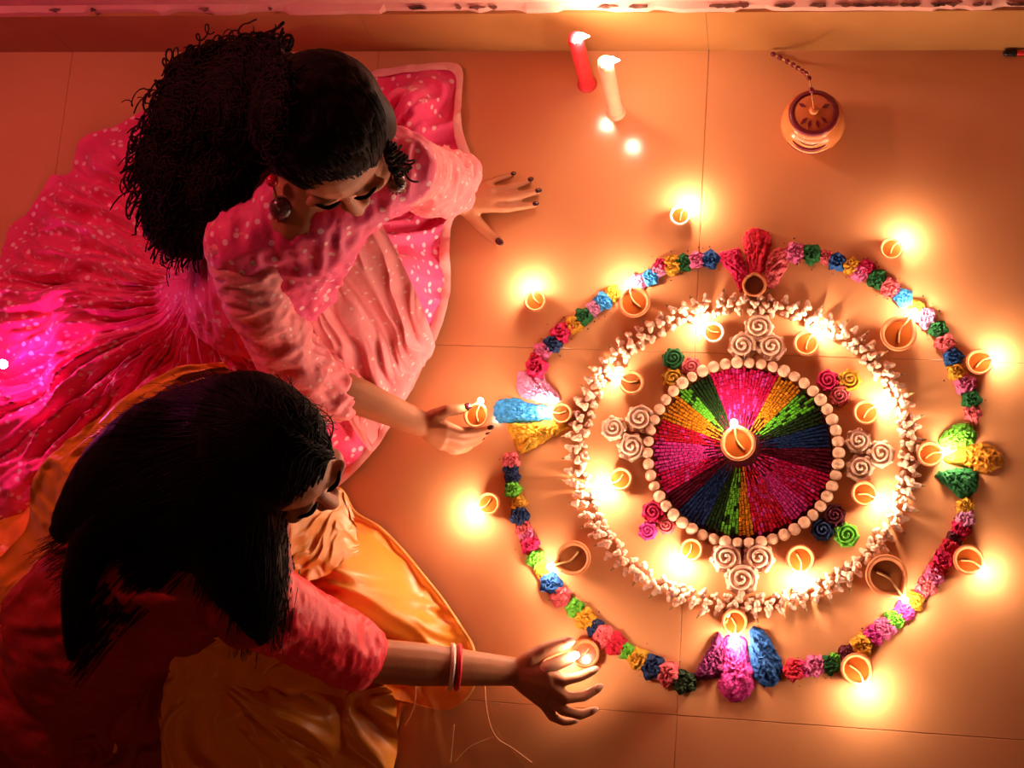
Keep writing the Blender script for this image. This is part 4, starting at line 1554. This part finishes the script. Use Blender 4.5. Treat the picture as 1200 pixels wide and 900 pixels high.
# dupatta: around the back and over the lap
ribbon('dupatta', [(262, 424, 0.46), (200, 436, 0.44), (120, 488, 0.36), (62, 532, 0.28), (40, 570, 0.22), (30, 620, 0.14), (-30, 690, 0.06)],
       [(285, 455, 0.44), (215, 475, 0.44), (150, 520, 0.40), (100, 568, 0.34), (90, 625, 0.28), (70, 665, 0.20), (20, 720, 0.08)], M['orange'], w2, 160, 36, 0.018, 3, 1, 7)
ribbon('dupatta_end', [(310, 745, 0.33), (255, 748, 0.32), (205, 785, 0.28), (190, 840, 0.22), (195, 940, 0.14)],
       [(400, 775, 0.24), (440, 790, 0.15), (464, 812, 0.09), (468, 850, 0.06), (462, 940, 0.04)], M['orange'], w2, 150, 90, 0.055, 4, 4, 1.4)
ribbon('dupatta_fold', [(318, 600, 0.40), (365, 585, 0.34), (400, 575, 0.26), (416, 600, 0.21)],
       [(318, 700, 0.34), (350, 690, 0.30), (388, 668, 0.27), (424, 650, 0.19)], M['orange'], w2, 100, 50, 0.02, 3, 14, 3)
# sheer net hem
ribbon('sheer_net', [(470, 785, 0.05), (468, 850, 0.03), (462, 940, 0.02)], [(566, 775, 0.02), (582, 850, 0.012), (640, 930, 0.008)], M['sheer'], w2, 80, 40, 0.008, 4, 2, 2)
for P in ([(487, 790, 0.04), (486, 825, 0.035), (475, 850, 0.03)], [(567, 780, 0.024), (570, 830, 0.02), (580, 862, 0.014), (602, 878, 0.01), (622, 893, 0.008)],
          [(532, 850, 0.022), (530, 870, 0.02), (528, 893, 0.02)], [(534, 892, 0.02), (552, 875, 0.016), (578, 864, 0.014)]):
    new_obj('net_hem', *tube(catmull([v3(p) for p in P], 24), [0.0012] * 24, 6), M['sheer_hem'], w2)
# long straight hair
t = Blob()
hb = hd.p(0, -0.045, 0.01)
for pts, rr in (([hb, px(250, 510, 0.53), px(180, 525, 0.47), px(120, 570, 0.44), px(72, 622, 0.42)], (0.085, 0.082, 0.07, 0.055, 0.022)),
                ([hb, px(245, 560, 0.51), px(180, 590, 0.48), px(120, 632, 0.45), px(92, 690, 0.425), px(84, 770, 0.37)], (0.085, 0.085, 0.07, 0.046, 0.028, 0.012)),
                ([hb, px(268, 600, 0.52), px(278, 655, 0.49), px(298, 705, 0.46), px(306, 745, 0.43)], (0.085, 0.080, 0.065, 0.045, 0.018)),
                ([px(240, 600, 0.50), px(205, 640, 0.46)], (0.08, 0.05))):
    P_ = catmull(pts, 14)
    t.cap(list(P_), list(np.interp(np.linspace(0, len(rr) - 1, 14), range(len(rr)), rr)), 20)
hd.ell(t, (0, -0.020, 0.034), (0.086, 0.096, 0.090))
hd.ell(t, (0, -0.040, -0.01), (0.084, 0.080, 0.09))
ho = t.build('hair', M['hair'], w2, 0.007, 30, wrinkles(30, 0.003, 9, (1, 2, 1)))
rays, tree = surface_rays([ho] + [c for c in w2.children if c.name.split('.')[0] in ('kurta', 'kurta_tail', 'sleeve', 'dupatta', 'skirt')])
mb = MB()
ENDS = [((28, 655), (95, 610), 0.34, 50), ((45, 640), (75, 720), 0.33, 90), ((76, 740), (90, 800), 0.34, 130), ((90, 640), (180, 660), 0.38, 140), ((225, 690), (330, 765), 0.36, 230),
        ((300, 690), (333, 745), 0.36, 120), ((110, 560), (60, 640), 0.40, 110), ((100, 520), (200, 448), 0.46, 110), ((220, 444), (330, 445), 0.5, 130), ((330, 445), (398, 500), 0.54, 90), ((262, 740), (290, 790), 0.33, 30)]
for (p0, p1, ze, cnt) in ENDS:
    for k in range(cnt):
        q = random.random()
        e = (p0[0] + (p1[0] - p0[0]) * q + random.gauss(0, 5), p0[1] + (p1[1] - p0[1]) * q + random.gauss(0, 5))
        q_ = random.random()
        s_ = (388 - 95 * q_ + random.gauss(0, 3), 535 - 45 * q_ + random.gauss(0, 3))
        tt = np.linspace(0, 1, 26)
        mid = ((s_[0] + e[0]) / 2 + random.gauss(-6, 12), (s_[1] + e[1]) / 2 + random.gauss(-14, 12))
        X = (1 - tt) ** 2 * s_[0] + 2 * tt * (1 - tt) * mid[0] + tt ** 2 * e[0]
        Y = (1 - tt) ** 2 * s_[1] + 2 * tt * (1 - tt) * mid[1] + tt ** 2 * e[1]
        zz = lay(rays, X, Y, 0.66 + (ze - 0.66) * tt, 0.002)
        P = np.array([px(X[i], Y[i], zz[i]) for i in range(26)])
        P += np.c_[0.004 * np.sin(tt * 9 + k), 0.004 * np.cos(tt * 7 + k * 2), tt * 0]
        r_ = random.uniform(0.0009, 0.0019)
        mb.add(*tube(list(P), list(r_ * (1.0 - 0.75 * tt)), 4, False))
o = mb.obj('hair_strands', M['hair'], w2)
o['kind'] = 'stuff'
# bangles on the forearm
fd = wrR - elR
fd /= np.linalg.norm(fd)
for q, m_, nm in ((0.560, 'bangle_w', 'pale'), (0.605, 'bangle_r', 'red')):
    cpt = elR + (wrR - elR) * q
    dd = fd + np.array([0.0, -0.0, 0.22])
    u_, w_, _ = frame_of(dd)
    P = [cpt + 0.0345 * (math.cos(a) * u_ + math.sin(a) * w_) for a in np.linspace(0, 2 * math.pi, 41)]
    o = new_obj('bangle', *tube(P, [0.0042] * 41, 10, False), M[m_], w2)
    o['label'] = nm + ' bangle on the forearm'

# ------------------------------------------------------------------ things held
clay_lamp((558, 487), 30, (562, 468), 'round', 'clay lamp held in the fingertips of the woman in pink', GO, z=0.062, fscale=0.9)
a0, a1 = px(640, 783, 0.088), px(668, 771, 0.078)
t = thing('small_candle', 'short white candle held by the hand with bangles', 'candle', tuple(a0))
new_obj('wax_body', *tube([np.zeros(3), (a1 - a0) * 0.5, (a1 - a0) * 0.97], [0.0115, 0.0115, 0.0105], 18), M['wax_white'], t)
new_obj('wick', *tube([(a1 - a0) * 0.97, (a1 - a0) * 1.3], [0.001, 0.001], 6), M['wick'], t)
f = link('flame', FLAME, t)
f.location = (a1 - a0) * 1.25
f.scale = (1.0,) * 3

# ------------------------------------------------------------------ pink fairy light on the dress
lp = px(6, 428, 0.155)
t = thing('fairy_light', 'glowing pink fairy light bulb on the pink dress at the left edge', 'light', tuple(lp))
new_obj('bulb', *ellipsoid((0, 0, 0.008), (0.008, 0.008, 0.010), None, 14, 10), M['led'], t)
new_obj('socket', *tube([np.array([-0.022, 0, 0.004]), np.array([-0.006, 0, 0.007])], [0.004, 0.005], 10), M['pen_black'], t)
new_obj('cable', *tube(catmull([np.array(p) for p in ((-0.02, 0, 0.004), (-0.07, 0.02, 0.0), (-0.14, 0.01, -0.05), (-0.25, 0.0, -0.14))], 16), [0.0015] * 16, 6), M['pen_black'], t)
